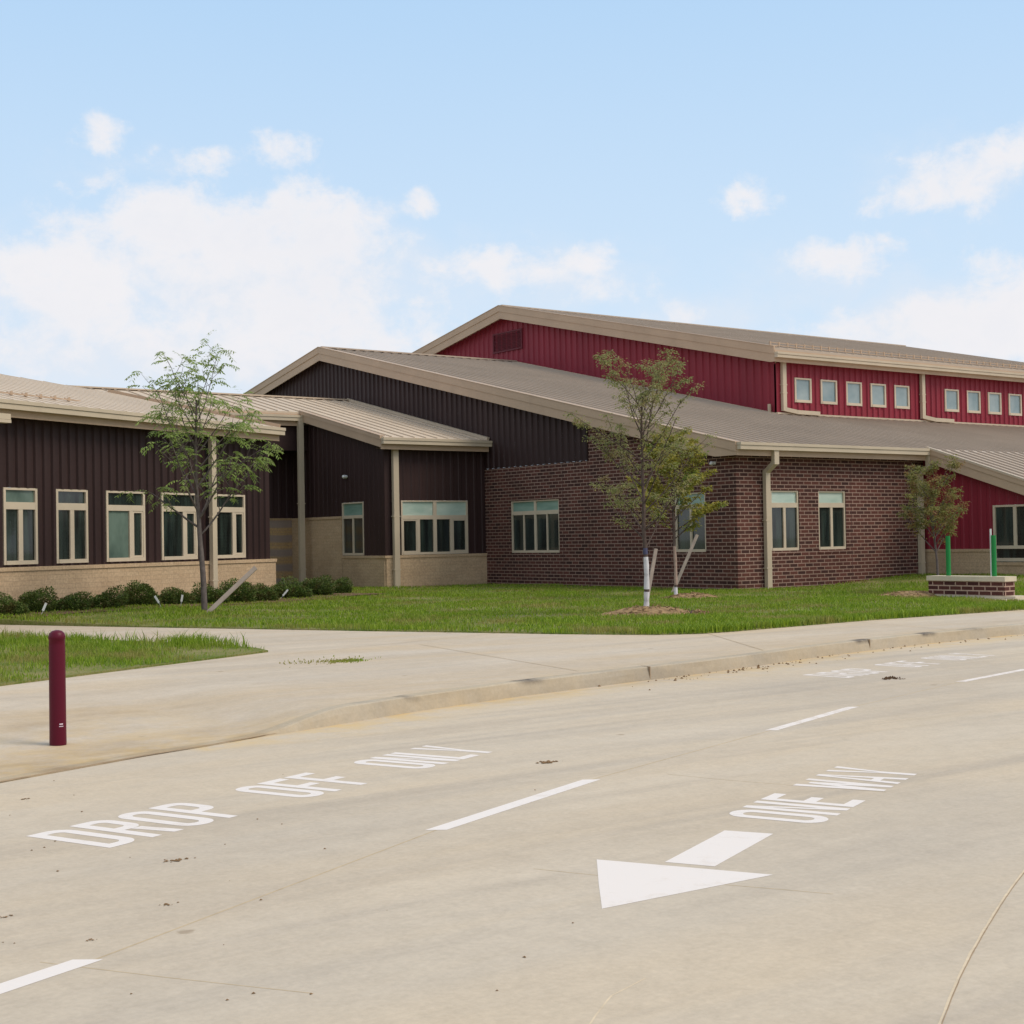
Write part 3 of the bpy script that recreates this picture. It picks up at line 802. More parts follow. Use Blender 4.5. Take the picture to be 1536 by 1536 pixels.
for i in range(len(gx)-1):
    for j in range(n-1): fs.append((i*n+j, i*n+j+1, (i+1)*n+j+1, (i+1)*n+j))
mb.mesh(vs, fs, 0, True); o = mb.build('lawn', M['lawn']); tag(o, None, kind='structure')
isl = [(-9,8.8),(0,13.25),(4.59,15.54),(6.7,16.6),(8.2,17.33),(8.75,17.62),(8.86,18.2),(8.75,19.5),(8.17,21),(7.25,24.5),(4,31),(-9,31)]
mb = MB(); mb.prism([(x,y,.165) for x,y in isl], (0,0,-.10)); o = mb.build('lawn_island', M['lawn']); tag(o, None, kind='structure')

def inpoly(px, py, poly):
    ins = np.zeros(len(px), bool); n = len(poly)
    for i in range(n):
        x1,y1 = poly[i]; x2,y2 = poly[(i+1)%n]
        c = ((y1 > py) != (y2 > py)); xi = (x2-x1)*(py-y1)/(y2-y1+1e-12)+x1
        ins ^= c & (px < xi)
    return ins

def grass(name, px, py, pz, hgt, label, wid=(.010,.022), mat='grass'):
    n = len(px); a = rng.uniform(0, 2*math.pi, n); w = rng.uniform(*wid, n); lean = rng.uniform(.1, .75, n)*hgt; la = rng.uniform(0, 2*math.pi, n)
    v = np.zeros((n,5,3), np.float32)
    dx, dy = np.cos(a)*w/2, np.sin(a)*w/2; lx, ly = np.cos(la)*lean, np.sin(la)*lean
    v[:,0] = np.stack([px-dx, py-dy, pz-.01],1); v[:,1] = np.stack([px+dx, py+dy, pz-.01],1)
    v[:,2] = np.stack([px+dx*.8+lx*.35, py+dy*.8+ly*.35, pz+hgt*.6],1); v[:,3] = np.stack([px-dx*.8+lx*.35, py-dy*.8+ly*.35, pz+hgt*.6],1)
    v[:,4] = np.stack([px+lx, py+ly, pz+hgt],1)
    me = bpy.data.meshes.new(name); base = np.arange(n)*5
    q = np.stack([base,base+1,base+2,base+3],1); t = np.stack([base+3,base+2,base+4],1)
    me.vertices.add(n*5); me.vertices.foreach_set('co', v.reshape(-1))
    loops = np.concatenate([q.reshape(-1), t.reshape(-1)]); me.loops.add(len(loops)); me.loops.foreach_set('vertex_index', loops.astype(np.int32))
    me.polygons.add(2*n); me.polygons.foreach_set('loop_start', np.concatenate([np.arange(n)*4, 4*n+np.arange(n)*3]).astype(np.int32))
    me.polygons.foreach_set('loop_total', np.concatenate([np.full(n,4), np.full(n,3)]).astype(np.int32))
    me.materials.append(M[mat]); me.update(calc_edges=True); me.validate()
    o = bpy.data.objects.new(name, me); COL.objects.link(o)
    return tag(o, label, 'grass', kind='stuff')
# main lawn blades: denser towards the viewer
def patch(x, y, sc, seed):
    return np.array([mnoise.noise(V((a*sc+seed, b*sc, seed*.7))) for a, b in zip(x, y)])
NB = 170000
x = rng.uniform(7.5, 37, NB*2); y = 15.6 + 30*rng.uniform(0, 1, NB*2)**1.7
fr = np.interp(x, lfx, lfy); keep = (y > fr-.03)
lwy = 30.03+(x-8.91)*math.tan(AZ)-.35; keep &= ~((x < 17.5) & (y > lwy)); keep &= ~((y > Y0-.02) & (x > X0-.02)); keep &= ~((y > Y2-.1) & (x > 23)); keep &= ~((x > X3-.05) & (y > 22.9)); keep &= y < 46
keep &= np.abs(np.arctan2(-x*FWD.y+y*FWD.x, x*FWD.x+y*FWD.y)) < R(25)
x, y = x[keep][:NB], y[keep][:NB]; pt = patch(x, y, .55, 3.0); ed = np.exp(-(y-np.interp(x,lfx,lfy))/.9)
keep = rng.uniform(0,1,len(x)) < np.clip(.72+1.0*pt+.4*ed, .22, 1); x, y, pt, ed = x[keep], y[keep], pt[keep], ed[keep]
z = np.array([lawn_z(a,b) for a,b in zip(x,y)]); h = rng.uniform(.03,.075,len(x))*(1+.5*pt)+.06*ed*rng.uniform(.2,1,len(x))
grass('grass', x, y, z, h, 'bright green lawn grass between the sidewalk and the school')
x = rng.uniform(-1, 9, 130000); y = rng.uniform(12.5, 26, 130000); k = inpoly(x, y, isl); x, y = x[k], y[k]; pt = patch(x, y, .8, 9.0)
k = rng.uniform(0,1,len(x)) < np.clip(.5+1.3*pt, .10, 1); x, y, pt = x[k], y[k], pt[k]
far = np.clip((y-15.5-(x-4.59)*.5)/4, 0, 1); tip = np.exp(-((x-8.2)**2+(y-19.4)**2)/.8)
grass('grass', x, y, np.full(len(x),.165), rng.uniform(.025,.075,len(x))*(1+.8*pt)+.05*far*rng.uniform(0,1,len(x))+.12*tip*rng.uniform(.2,1,len(x)), 'patchy grass on the wedge-shaped island behind the maroon bollard', (.006,.013))
# tall weeds along the far edge of the island
x = []; y = []
for c in range(46):
    t = rng.uniform(0,1)**.7; bx, by = 6.2+2.5*t, 23.6-5.0*t + rng.uniform(-.5,.2)
    nb = rng.integers(6,20); x += list(bx+rng.normal(0,.07,nb)); y += list(by+rng.normal(0,.07,nb))
x, y = np.array(x), np.array(y); k = inpoly(x, y, isl); x, y = x[k], y[k]
o = grass('weeds', x, y, np.full(len(x),.165), rng.uniform(.08,.30,len(x))*rng.uniform(.5,1,len(x)), 'tall weeds along the far edge of the grass island', (.008,.016)); o['category'] = 'weeds'
# weeds in the paving joint
x = []; y = []
for px, py, nn, sp in ((505,992,110,.10),(530,991,150,.10),(520,993,90,.12),(478,994,50,.14),(440,994,22,.16),(495,990,30,.2),(540,988,14,.2),(455,995,18,.18)):
    p = gnd(px, py, .14); x += list(p.x+rng.normal(0,sp,nn)); y += list(p.y+rng.normal(0,sp*.9,nn))
x, y = np.array(x), np.array(y)
o = grass('weeds', x, y, np.full(len(x),.142), rng.uniform(.005,.026,len(x)), 'small weeds sprouting from a joint in the sidewalk', (.010,.020)); o['category'] = 'weeds'

# ------------------------------------------------------------------ road joints and paint (parts of the road)
mb = MB()
jl = [(-2.6,3.55),(.0,4.70),(1.98,5.505),(4.34,6.72),(6.04,7.44),(8.65,8.32),(10.37,8.93),(12.9,9.63),(16,10.3),(22,11),(40,12.4)]
for a, b in zip(jl, jl[1:]): strip(mb, (*a,.0005), (*b,.0005), .012)
mb.build('joint', M['faint'], road)
mb = MB()
def pxline(pts, w, z, m=0):
    q = [gnd(a,b,z) for a,b in pts]
    for a, b in zip(q, q[1:]): strip(mb, a, b, w, m=m)
pxline([(800,1303),(897,1313),(1040,1323),(1160,1333),(1250,1341)], .008, .0005)
pxline([(1000,1161),(1090,1170),(1190,1178),(1330,1188)], .008, .0005)
pxline([(470,1490),(250,1466),(60,1443)], .007, .0005)
mb.build('joint', M['faint'], road)
mb = MB()
def wav(pts, w, z, off=0, jit=.006):
    q = [gnd(a,b,z) for a,b in pts]; r = []
    for a, b in zip(q, q[1:]):
        n = max(2,int((b-a).length/.06))
        for i in range(n): 
            p = a+(b-a)*(i/n); d = (b-a).normalized(); s = V((-d.y,d.x,0)); r.append(p+s*(off+jit*mnoise.noise(p*6)))
    r.append(q[-1])
    for a, b in zip(r, r[1:]): strip(mb, a, b, w*(1+.5*mnoise.noise(a*11)))
cpts = [(1398,1565),(1410,1534),(1424,1497),(1438,1465),(1454,1433),(1471,1403),(1489,1373),(1507,1345),(1522,1324),(1537,1305),(1560,1272)]
wav(cpts, .009, .0007, 0, .0012); mb.build('crack', M['tracks'], road, )
mb = MB(); wav(cpts, .004, .0012, -.007, .0012); mb.build('crack', M['crackdark'], road)
mb = MB(); wav([(880,1542),(893,1522),(918,1493),(940,1482),(968,1467)], .007, .0005); mb.build('crack', M['tracks'], road)

def dash(p, q, w=.105, mat='paint'):
    mb = MB(); p, q = V((*p,.0)), V((*q,.0)); d = (q-p).normalized(); s = V((-d.y,d.x,0))*w/2; z = V((0,0,.0011))
    sk = d*.03; mb.face([p+s+z-sk, p-s+z+sk, q-s+z+sk, q+s+z-sk])
    o = mb.build('lane_dash', M[mat], road); return o
dash((.26,4.82), (1.955,5.52)); dash((4.345,6.725), (6.04,7.44)); dash((8.65,8.32), (10.37,8.93), .09, 'worn'); dash((12.9,9.63), (14.6,9.98), .09, 'worn'); dash((17.2,10.5), (18.9,10.75), .09, 'worn')

# block letters drawn as flat paint
def rr(x0,y0,x1,y1,r,corners=(1,1,1,1),n=6):
    """rounded rectangle, ccw from lower left; corners ll, lr, ur, ul"""
    pts = []
    for (cx_,cy_,a0,k) in ((x0+r,y0+r,180,0),(x1-r,y0+r,270,1),(x1-r,y1-r,0,2),(x0+r,y1-r,90,3)):
        for i in range(n+1):
            if corners[k]:
                a = R(a0+90*i/n); pts.append((cx_+r*math.cos(a), cy_+r*math.sin(a)))
            else: pts.append(((x0,y0),(x1,y0),(x1,y1),(x0,y1))[k])
    return pts
def ring(a, b): return [[a[i], a[(i+1)%len(a)], b[(i+1)%len(a)], b[i]] for i in range(len(a))]
def letter(ch, w, t, h):
    tv = t*1.15; q = []
    box = lambda a,b,c,d: [(a,b),(c,b),(c,d),(a,d)]
    if ch == 'O': q += ring(rr(0,0,w,h,w*.48), rr(t,tv,w-t,h-tv,(w-2*t)*.48))
    elif ch == 'D': q += ring(rr(0,0,w,h,w*.5,(0,1,1,0)), rr(t,tv,w-t,h-tv,(w-2*t)*.5,(0,1,1,0)))
    elif ch in 'PR':
        m = h*.44; q += ring(rr(0,m,w,h,w*.45,(0,1,1,0)), rr(t,m+tv,w-t,h-tv,(w-2*t)*.45,(0,1,1,0))); q.append(box(0,0,t,m))
        if ch == 'R': q.append([(w-t*1.05,0),(w,0),(w*.72+t*.3,m),(w*.72-t*.75,m)])
    elif ch in 'FEL':
        q.append(box(0,0,t,h))
        if ch != 'L': q += [box(t,h-tv,w,h), box(t,h*.5-tv*.5,w*.88,h*.5+tv*.5)]
        if ch != 'F': q.append(box(t,0,w,tv))
    elif ch == 'N': q += [box(0,0,t,h), box(w-t,0,w,h), [(t,h),(t,h*.72),(w-t,0),(w-t,h*.28)]]
    elif ch == 'Y': m = h*.42; q += [box(w/2-t/2,0,w/2+t/2,m), [(w/2-t/2,m),(w/2,m),(t,h),(0,h)], [(w/2,m),(w/2+t/2,m),(w,h),(w-t,h)]]
    elif ch == 'A': q += [[(0,0),(t,0),(w/2,h*.86),(w/2,h),(w/2-t*.45,h)], [(w-t,0),(w,0),(w/2+t*.45,h),(w/2,h),(w/2,h*.86)], box(w*.30,h*.24,w*.70,h*.24+tv*.8)]
    elif ch == 'W':
        k = w/4
        q += [[(k-t*.45,0),(k+t*.45,0),(t,h),(0,h)], [(k-t*.45,0),(k+t*.45,0),(w/2+t*.4,h*.9),(w/2-t*.4,h*.9)], [(3*k-t*.45,0),(3*k+t*.45,0),(w/2+t*.4,h*.9),(w/2-t*.4,h*.9)], [(3*k-t*.45,0),(3*k+t*.45,0),(w,h),(w-t,h)]]
    return q
def words(specs, org, ang, h, label, mat='paint', t=.064, slant=0):
    mb = MB(); r = V((math.cos(R(ang)), math.sin(R(ang)), 0)); u = V((-r.y, r.x, 0)); o_ = V((*org, .0011)); z = 0
    for ch, s, w in specs:
        for q in letter(ch, w, t, h):
            mb.face([o_ + r*(s+x+slant*y) + u*y + V((0,0,.00008*(z%4))) for x, y in q])
            z += 1
    o = mb.build('lettering', M[mat], road); o['label'] = label; return o
def lay(txt, s, w, p):
    r = []
    for ch in txt:
        ww = w*1.22 if ch == 'W' else w
        r.append((ch, s, ww)); s += p + (ww-w)
    return r
words(lay('DROP',0,.245,.305)+lay('OFF',1.62,.238,.272)+lay('ONLY',2.87,.228,.254), (2.77,7.47), 22.2, .665, 'painted words DROP OFF ONLY in the near lane', t=.074)
words(lay('ONE',.01,.235,.282)+lay('WAY',1.12,.245,.280), (6.03,5.45), 22.3, .575, 'painted words ONE WAY above the arrow', t=.068)
words(lay('DROP',0,.215,.268)+lay('OFF',1.52,.215,.262)+lay('ONLY',2.66,.205,.26), (12.40,10.74), 9.7, .60, 'faded painted words DROP OFF ONLY in the far lane', 'worn', .068)
mb = MB()
arr = [gnd(895,1289,.0011), gnd(896,1300,.0011), gnd(898,1325,.0011), gnd(903,1363,.0011), gnd(1160,1312,.0011)]
mb.face(arr); o = mb.build('arrow', M['paint'], road); o['label'] = 'painted white arrow pointing left in the near lane'
mb = MB(); mb.face([gnd(*p, .0011) for p in ((997,1293),(1072,1299.5),(1160,1250.5),(1087,1245.5))]); mb.build('shaft', M['paint'], o)

# small debris on the paving
def clod(name, px, py, size, label, mat='dirt', z=0.0, flat=.35, n=26, cat='debris'):
    p = gnd(px, py, z); mb = MB(); r = random.Random(int(px*7+py))
    for i in range(n):
        a = r.uniform(0,6.28); d = size*abs(r.gauss(0,.5)); s = size*r.uniform(.08,.24)
        q = V((d*math.cos(a), d*.6*math.sin(a), 0)); pts = [q+V((s*math.cos(k*1.57+a)*r.uniform(.6,1), s*math.sin(k*1.57+a)*r.uniform(.6,1), 0)) for k in range(4)]
        tip = q+V((0,0,s*flat)); 
        for k in range(4): mb.face([pts[k], pts[(k+1)%4], tip])
    o = mb.build(name, M[mat], None, None); o.location = (p.x,p.y,p.z+.003)
    return tag(o, label, cat)
clod('dirt_clod', 1336, 1018, .14, 'dark clump of dirt on the road below the far painted words', flat=.9)
clod('dirt_clod', 1352, 1019, .05, 'tiny dark clump of dirt beside the larger one on the far lane', flat=.9, n=10)
clod('leaf_litter', 822, 1144, .12, 'brown scrap of leaf litter between the words and the sidewalk edge', mat='litter', flat=.3)
clod('leaf_litter', 264, 1291, .07, 'broken brown crumbs below the letters DROP', mat='litter', flat=.3)
clod('leaf_litter', 134, 1411, .035, 'small brown crumb above the nearest lane dash', mat='litter', flat=.3, n=10)
clod('leaf_litter', 9, 1376, .04, 'brown crumb at the left edge of the road', mat='litter', flat=.3, n=10)
clod('leaf_litter', 252, 1357, .05, 'scatter of pale brown crumbs on the near road slab', mat='litter', flat=.3, n=14)
clod('leaf_litter', 36, 1199, .05, 'small brown scrap on the road below the bollard', mat='litter', flat=.3, n=12)
x = []; 
mb = MB(); r = random.Random(5)
for i in range(260):
    xx = r.uniform(9.5, 20); d = abs(r.gauss(0,.22))+.02; 
    if not (10.8 < xx < 13.6) and r.random() < .75: continue
    q = V((xx, curb_y(xx)-d, .002)); s = r.uniform(.006,.024)
    pts = [q+V((s*math.cos(k*2.1+i), s*math.sin(k*2.1+i), 0)) for k in range(3)]; tip = q+V((0,0,s*.8))
    for k in range(3): mb.face([pts[k], pts[(k+1)%3], tip])
for i in range(30):
    px, py = r.uniform(0,900), r.uniform(1130,1500); q = gnd(px,py,.002)
    if q.y > curb_y(q.x)-.1: continue
    s = r.uniform(.003,.010); pts = [q+V((s*math.cos(k*2.1+i), s*math.sin(k*2.1+i), 0)) for k in range(3)]; tip = q+V((0,0,s*.5))
    for k in range(3): mb.face([pts[k], pts[(k+1)%3], tip])
o = mb.build('grit', M['litter']); tag(o, 'loose grit along the kerb and on the road', 'grit', kind='stuff')

# ------------------------------------------------------------------ bollard
bp = gnd(87, 1106, .075)
bo = empty('bollard', (bp.x,bp.y,walk_z(bp.x,bp.y-curb_y(bp.x)-.16)), 'maroon plastic bollard standing on the sidewalk beside the grass island', 'bollard')
mb = MB(); prof = [(.0,.066),(.02,.067),(.10,.066),(.80,.064),(.845,.063),(.848,.0665),(.870,.0665),(.895,.058),(.912,.040),(.920,.012)]
vs = []; fs = []; n = 28
for z, r_ in prof:
    for k in range(n): vs.append((r_*math.cos(2*math.pi*k/n), r_*math.sin(2*math.pi*k/n), z))
for i in range(len(prof)-1):
    for k in range(n): fs.append((i*n+k, i*n+(k+1)%n, (i+1)*n+(k+1)%n, (i+1)*n+k))
fs.append(tuple(range((len(prof)-1)*n, len(prof)*n)))
mb.mesh(vs, fs, 0, True); mb.build('sleeve', M['bollard'], bo, True)
mb = MB(); a0 = math.atan2(-bp.y, -bp.x)
for zz, hh, s0, s1 in ((.166,.010,.18,.62),(.150,.006,.14,.66)):
    for i in range(6):
        a, b = a0+s0+(s1-s0)*i/6, a0+s0+(s1-s0)*(i+1)/6; r_ = .0675
        mb.face([(r_*math.cos(a),r_*math.sin(a),zz),(r_*math.cos(b),r_*math.sin(b),zz),(r_*math.cos(b),r_*math.sin(b),zz+hh),(r_*math.cos(a),r_*math.sin(a),zz+hh)])
mb.build('sticker', M['tape'], bo, True)

# ------------------------------------------------------------------ brick sign base with green posts
pl = at_depth(1393, 891, 32.4); PX, PY1 = pl.x, pl.y; PY0 = PY1-1.98; pz = pl.z
sb = empty('sign_base', (PX,PY0,pz-.12), 'low brick sign base with a pale stone cap on the lawn near the road', 'sign base')
mb = MB(); mb.box((PX,PY0,pz),(PX+.36,PY1,pz+.305)); mb.build('brick_body', M['planter_brick'], sb)
mb = MB(); mb.box((PX-.03,PY0-.03,pz+.305),(PX+.39,PY1+.03,pz+.41)); mb.build('cap', M['stone'], sb)
mb = MB(); mb.box((PX-.03,PY0-.28,pz-.20),(PX+.46,PY1+.05,pz-.005)); mb.build('footing', M['stone'], sb)
for i, (fy, lab) in enumerate(((.79,'green sleeved post at the far end'),(.19,'green sleeved post beside the thin white pole'))):
    yy = PY0+1.98*fy; mb = MB(); mb.tube([(PX+.18,yy,pz+.41),(PX+.18,yy,pz+1.30)], .052, 12); o = mb.build('post', M['green'], sb); o['label'] = lab
mb = MB(); yy = PY0+1.98*.19+.10; mb.tube([(PX+.22,yy,pz+.41),(PX+.22,yy,pz+1.44)], .020, 8); mb.build('pole', M['white_plastic'], sb)

# ------------------------------------------------------------------ plants
def leaf_quad(mb, p, d, up, ln, w, m=0):
    s = d.cross(up); 
    if s.length < 1e-3: s = V((1,0,0))
    s.normalize(); s = s*w/2; b = p+d*ln*.45
    mb.face([p, b+s, p+d*ln, b-s], m)

def young_tree(name, base, hgt, first, spread, seed, leaf, leafkind, bark, nbr, r0, lean=(0,0), wrap=None, dens=1.0, label='', lsz=1.0, fill=1.0, shape=None, rise=0.0, group='young trees staked on the lawn'):
    rd = random.Random(seed); root = empty(name, base, label, 'tree', group)
    tr = MB(); lf = MB(); tips = []
    def grow(p, d, length, r, lvl, bend):
        n = max(3, int(length/.16)); pts = [p]; rad = [r]; q = V(p); dd = V(d)
        for i in range(n):
            j_ = .022 if lvl == 0 else .07; dd = (dd + V((rd.gauss(0,j_),rd.gauss(0,j_),bend+rd.gauss(0,.04)))).normalized(); q = q+dd*(length/n)
            pts.append(V(q)); rad.append(r*(1-.72*(i+1)/n)+.0018)
        tr.tube(pts, rad, 8 if lvl == 0 else 5, cap=(lvl == 0)); return pts, rad
    def leaves(p, d, k):
        for _ in range(k):
            a = rd.uniform(0, 6.283); v = V((math.cos(a), math.sin(a), rd.uniform(-.9,.5))).normalized()
            if leafkind == 'compound':
                # a drooping spray of leaflets
                ln = rd.uniform(.13,.26)*lsz; ax = (V(d)*.7+v+V((0,0,-.1))).normalized(); q = V(p)
                for j in range(5):
                    q = q+ax*ln/5; ax = (ax+V((0,0,-.16))).normalized()
                    side = ax.cross(V((0,0,1)))
                    if side.length < .1: continue
                    side.normalize()
                    for sg in (-1,1):
                        ld = (side*sg+ax*.7+V((0,0,-.45+rd.uniform(-.2,.2)))).normalized(); leaf_quad(lf, q, ld, V((rd.gauss(0,.3),rd.gauss(0,.3),1)), rd.uniform(.055,.10)*lsz, rd.uniform(.018,.028)*lsz)
            else:
                q = V(p)+v*rd.uniform(0,.13); ld = (v+V((0,0,-.3))).normalized()
                leaf_quad(lf, q, ld, V((rd.gauss(0,.6),rd.gauss(0,.6),1)), rd.uniform(.035,.07)*lsz, rd.uniform(.022,.04)*lsz)
    H = hgt; trunk_d = V((lean[0], lean[1], 1)).normalized()
    tp, trad = grow(V((0,0,-.06)), trunk_d, H*.86, r0, 0, .03)
    def at(h):
        for i in range(len(tp)-1):
            if tp[i+1].z >= h: return i
        return len(tp)-2
    for b in range(nbr):
        t = (b+rd.uniform(0,.8))/nbr; h = first+(H*.84-first)*t; i = at(h); a = b*2.4+rd.uniform(-.5,.5)
        prof_ = shape(t) if shape else (math.sin(math.pi*min(1,.22+t*.78))*.75+.25)
        up = rd.uniform(.45,.9)+.7*t+rise; d = V((math.cos(a),math.sin(a),up)).normalized(); ln = spread*prof_*rd.uniform(.75,1.2)
        bp_, br = grow(tp[i], d, ln, trad[i]*rd.uniform(.38,.55), 1, rd.uniform(-.02,.05))
        for j in range(1, len(bp_)):
            if j/len(bp_) < .28: continue
            if rd.random() < .75:
                d0 = (bp_[j]-bp_[j-1]).normalized(); a2 = rd.uniform(0,6.28)
                d2 = (d0*.8+V((math.cos(a2)*.8,math.sin(a2)*.8,rd.uniform(-.25,.5)))).normalized(); l2 = ln*rd.uniform(.16,.38)
                tw, _ = grow(bp_[j], d2, l2, br[j]*.6, 2, rd.uniform(-.03,.05))
                for q in tw[1:]:
                    if rd.random() < .55*fill: leaves(q, d2, max(1, int(rd.uniform(1,3)*dens)))
                leaves(tw[-1], d2, int(3*dens))
            if rd.random() < .5*fill: leaves(bp_[j], d, max(1,int(dens*1.3)))
        leaves(bp_[-1], d, int(4*dens))
    for q in tp[int(len(tp)*.75):]: leaves(q, V((0,0,1)), int(2*dens))
    leaves(tp[-1], V((0,0,1)), int(4*dens))
    tr.build('trunk', M[bark], root, True); lf.build('crown', M[leaf], root, True)
    if wrap:
        for z0, z1, mt in wrap:
            w = MB(); i0, i1 = at(z0), at(z1); pts = [tp[i0]+(tp[i0+1]-tp[i0])*.3]+tp[i0+1:i1+1]; rr_ = [trad[i]+.004+.004*math.sin(i*2.3) for i in range(i0, i0+len(pts))]
            w.tube(pts, rr_, 10); w.build('trunk_wrap', M[mt], root, True)
    return root

def lz(p): return V((p.x, p.y, lawn_z(p.x, p.y)))
t1 = lz(gnd(307, 919, .2)); t2 = lz(gnd(969, 917, .22)); t3 = lz(gnd(1014, 893, .22)); t4 = lz(gnd(1408, 878, .34))
young_tree('young_tree', t1, 5.15, 1.6, 2.05, 44, 'leaf_green', 'compound', 'bark', 22, .064, (.008,.004), None, 1.0, 'tall sparse young tree with drooping bright green leaves before the left wing', 1.35, .50, lambda t: .95-.33*t if t > .12 else .85, .18)
young_tree('young_tree', t2, 4.9, 1.35, 1.3, 5, 'leaf_grey', 'small', 'bark_dark', 24, .050, (.055,-.035), [(.10,.52,'wrap'),(.56,1.12,'wrap'),(1.12,1.26,'wrapdark')], 13, 'slender dull green young tree with a white wrapped trunk on the front mulch mound', .86, 1.3, lambda t: .78+.30*math.sin(t*3.1), .1)
young_tree('young_tree', t3, 4.3, 1.45, 1.25, 8, 'leaf_olive', 'small', 'bark_dark', 25, .040, (.03,.0), [(.05,.30,'wrap'),(.34,1.3,'wrap_tan')], 24, 'yellowish olive young tree on the rear mulch mound close to the brick wall', 1.15, 1.3, lambda t: 1.0-.5*t)
young_tree('young_tree', t4, 2.95, 1.0, 1.2, 13, 'leaf_rust', 'small', 'bark', 22, .036, (.02,-.01), None, 16, 'short bushy rust tinged tree behind the brick sign base', .95, 1.3, lambda t: .92-.2*t, .35)

def stake(p, q, label, w=.055):
    p, q = V(p), V(q); mb = MB(); d = (q-p); mb.bar(-d*.03, d, w, w*.8, (d.y,-d.x,.2)); o = mb.build('wooden_stake', M['wood']); o.location = p
    return tag(o, label, 'stake', 'wooden tree stakes')
def stake_px(a, b, z, dep, label, w):
    p = gnd(*a, z); dd = (p-CAM).dot(FWD); q = at_depth(*b, dd+dep); stake(p, q, label, w)
stake_px((312,919), (384,851), lawn_z(t1.x,t1.y), .2, 'long wooden stake leaning far over beside the tall left tree', .09)
stake_px((967,920), (984,823), lawn_z(t2.x,t2.y), .1, 'nearly upright wooden stake against the white wrapped trunk', .062)
stake_px((1008,891), (1046,802), lawn_z(t3.x,t3.y), .1, 'slanted wooden stake propped against the rear mulch mound tree', .075)

def mound(name, c, rx, ry, h, mat, label, cat, ang=0, sx=0, sy=0):
    mb = MB(); vs = [(0,0,h)]; fs = []; n = 36; rings = 9; rd = random.Random(int(c.x*100))
    for i in range(1, rings+1):
        t = i/rings
        for k in range(n):
            a = 2*math.pi*k/n; e = 1+.16*mnoise.noise(V((math.cos(a)*1.5+c.x, math.sin(a)*1.5, 3)))
            x, y = rx*t*e*math.cos(a), ry*t*e*math.sin(a)
            z = h*(1-t*t)**1.2 + (.030*mnoise.noise(V((x*7,y*7,c.x))) + .02*mnoise.noise(V((x*19,y*19,c.x))))*(1 if i < rings else 0) - (.03 if i == rings else 0)
            vs.append((x*math.cos(ang)-y*math.sin(ang), x*math.sin(ang)+y*math.cos(ang), z))
    for k in range(n): fs.append((0, 1+k, 1+(k+1)%n))
    for i in range(rings-1):
        for k in range(n): fs.append((1+i*n+k, 1+(i+1)*n+k, 1+(i+1)*n+(k+1)%n, 1+i*n+(k+1)%n))
    mb.mesh(vs, fs, 0, False)
    for i in range(160):
        a, t = rd.uniform(0,6.28), math.sqrt(rd.random()); x, y = rx*t*math.cos(a)*.95, ry*t*math.sin(a)*.95; z = h*(1-t*t)**1.2+.012
        ca, sa = math.cos(ang), math.sin(ang); p = V((x*ca-y*sa, x*sa+y*ca, z)); dr = V((rd.gauss(0,1),rd.gauss(0,1),rd.gauss(0,.25))).normalized(); mb.bar(p-dr*.05, p+dr*.05, .018, .012)
    o = mb.build(name, M[mat]); o.location = c
    return tag(o, label, cat)
mound('mulch_mound', t2+V((.05,-.05,-.01)), 1.0, .75, .16, 'mulch', 'broad mulch mound at the foot of the white wrapped tree', 'mulch mound', R(-36))
mound('mulch_mound', t3+V((.25,-.25,-.01)), .75, .6, .12, 'mulch', 'smaller mulch mound at the foot of the olive tree by the brick wall', 'mulch mound', R(-36))
mound('mulch_mound', lz(gnd(1368,882,.34))+V((0,0,-.01)), .95, .75, .12, 'mulch', 'mulch mound beside the brick sign base', 'mulch mound', R(-36))
mound('mulch_mound', lz(gnd(1046,918,.2))+V((0,0,-.01)), .26, .2, .07, 'mulch', 'small bare heap of soil in the grass right of the tree mound', 'soil heap')
p = lz(gnd(1036,921,.2)); mb = MB(); mb.tube([(0,0,-.02),(.02,.0,.08),(.06,.02,.15)], [.018,.014,.008], 6); mb.tube([(.01,0,.06),(-.04,.02,.13)], [.01,.005], 5)
o = mb.build('broken_stick', M['bark_dark']); o.location = p; tag(o, 'small dark broken stick standing in the grass beside the soil heap', 'stick')

# bed and shrubs along the left wing
bed = MB()
for i in range(24):
    s = -1.1+i*.55; a = FL(s, .12, 0); b = FL(s, 1.75+.12*math.sin(i*1.7), 0); c = FL(s+.55, 1.75+.12*math.sin((i+1)*1.7), 0); d = FL(s+.55, .12, 0)
    up = lambda q, e: V((q.x, q.y, lawn_z(q.x,q.y)+e))
    bed.face([up(a,.04), up(b,.012), up(c,.012), up(d,.04)])
o = bed.build('planting_bed', M['bedmulch']); tag(o, None, kind='structure')

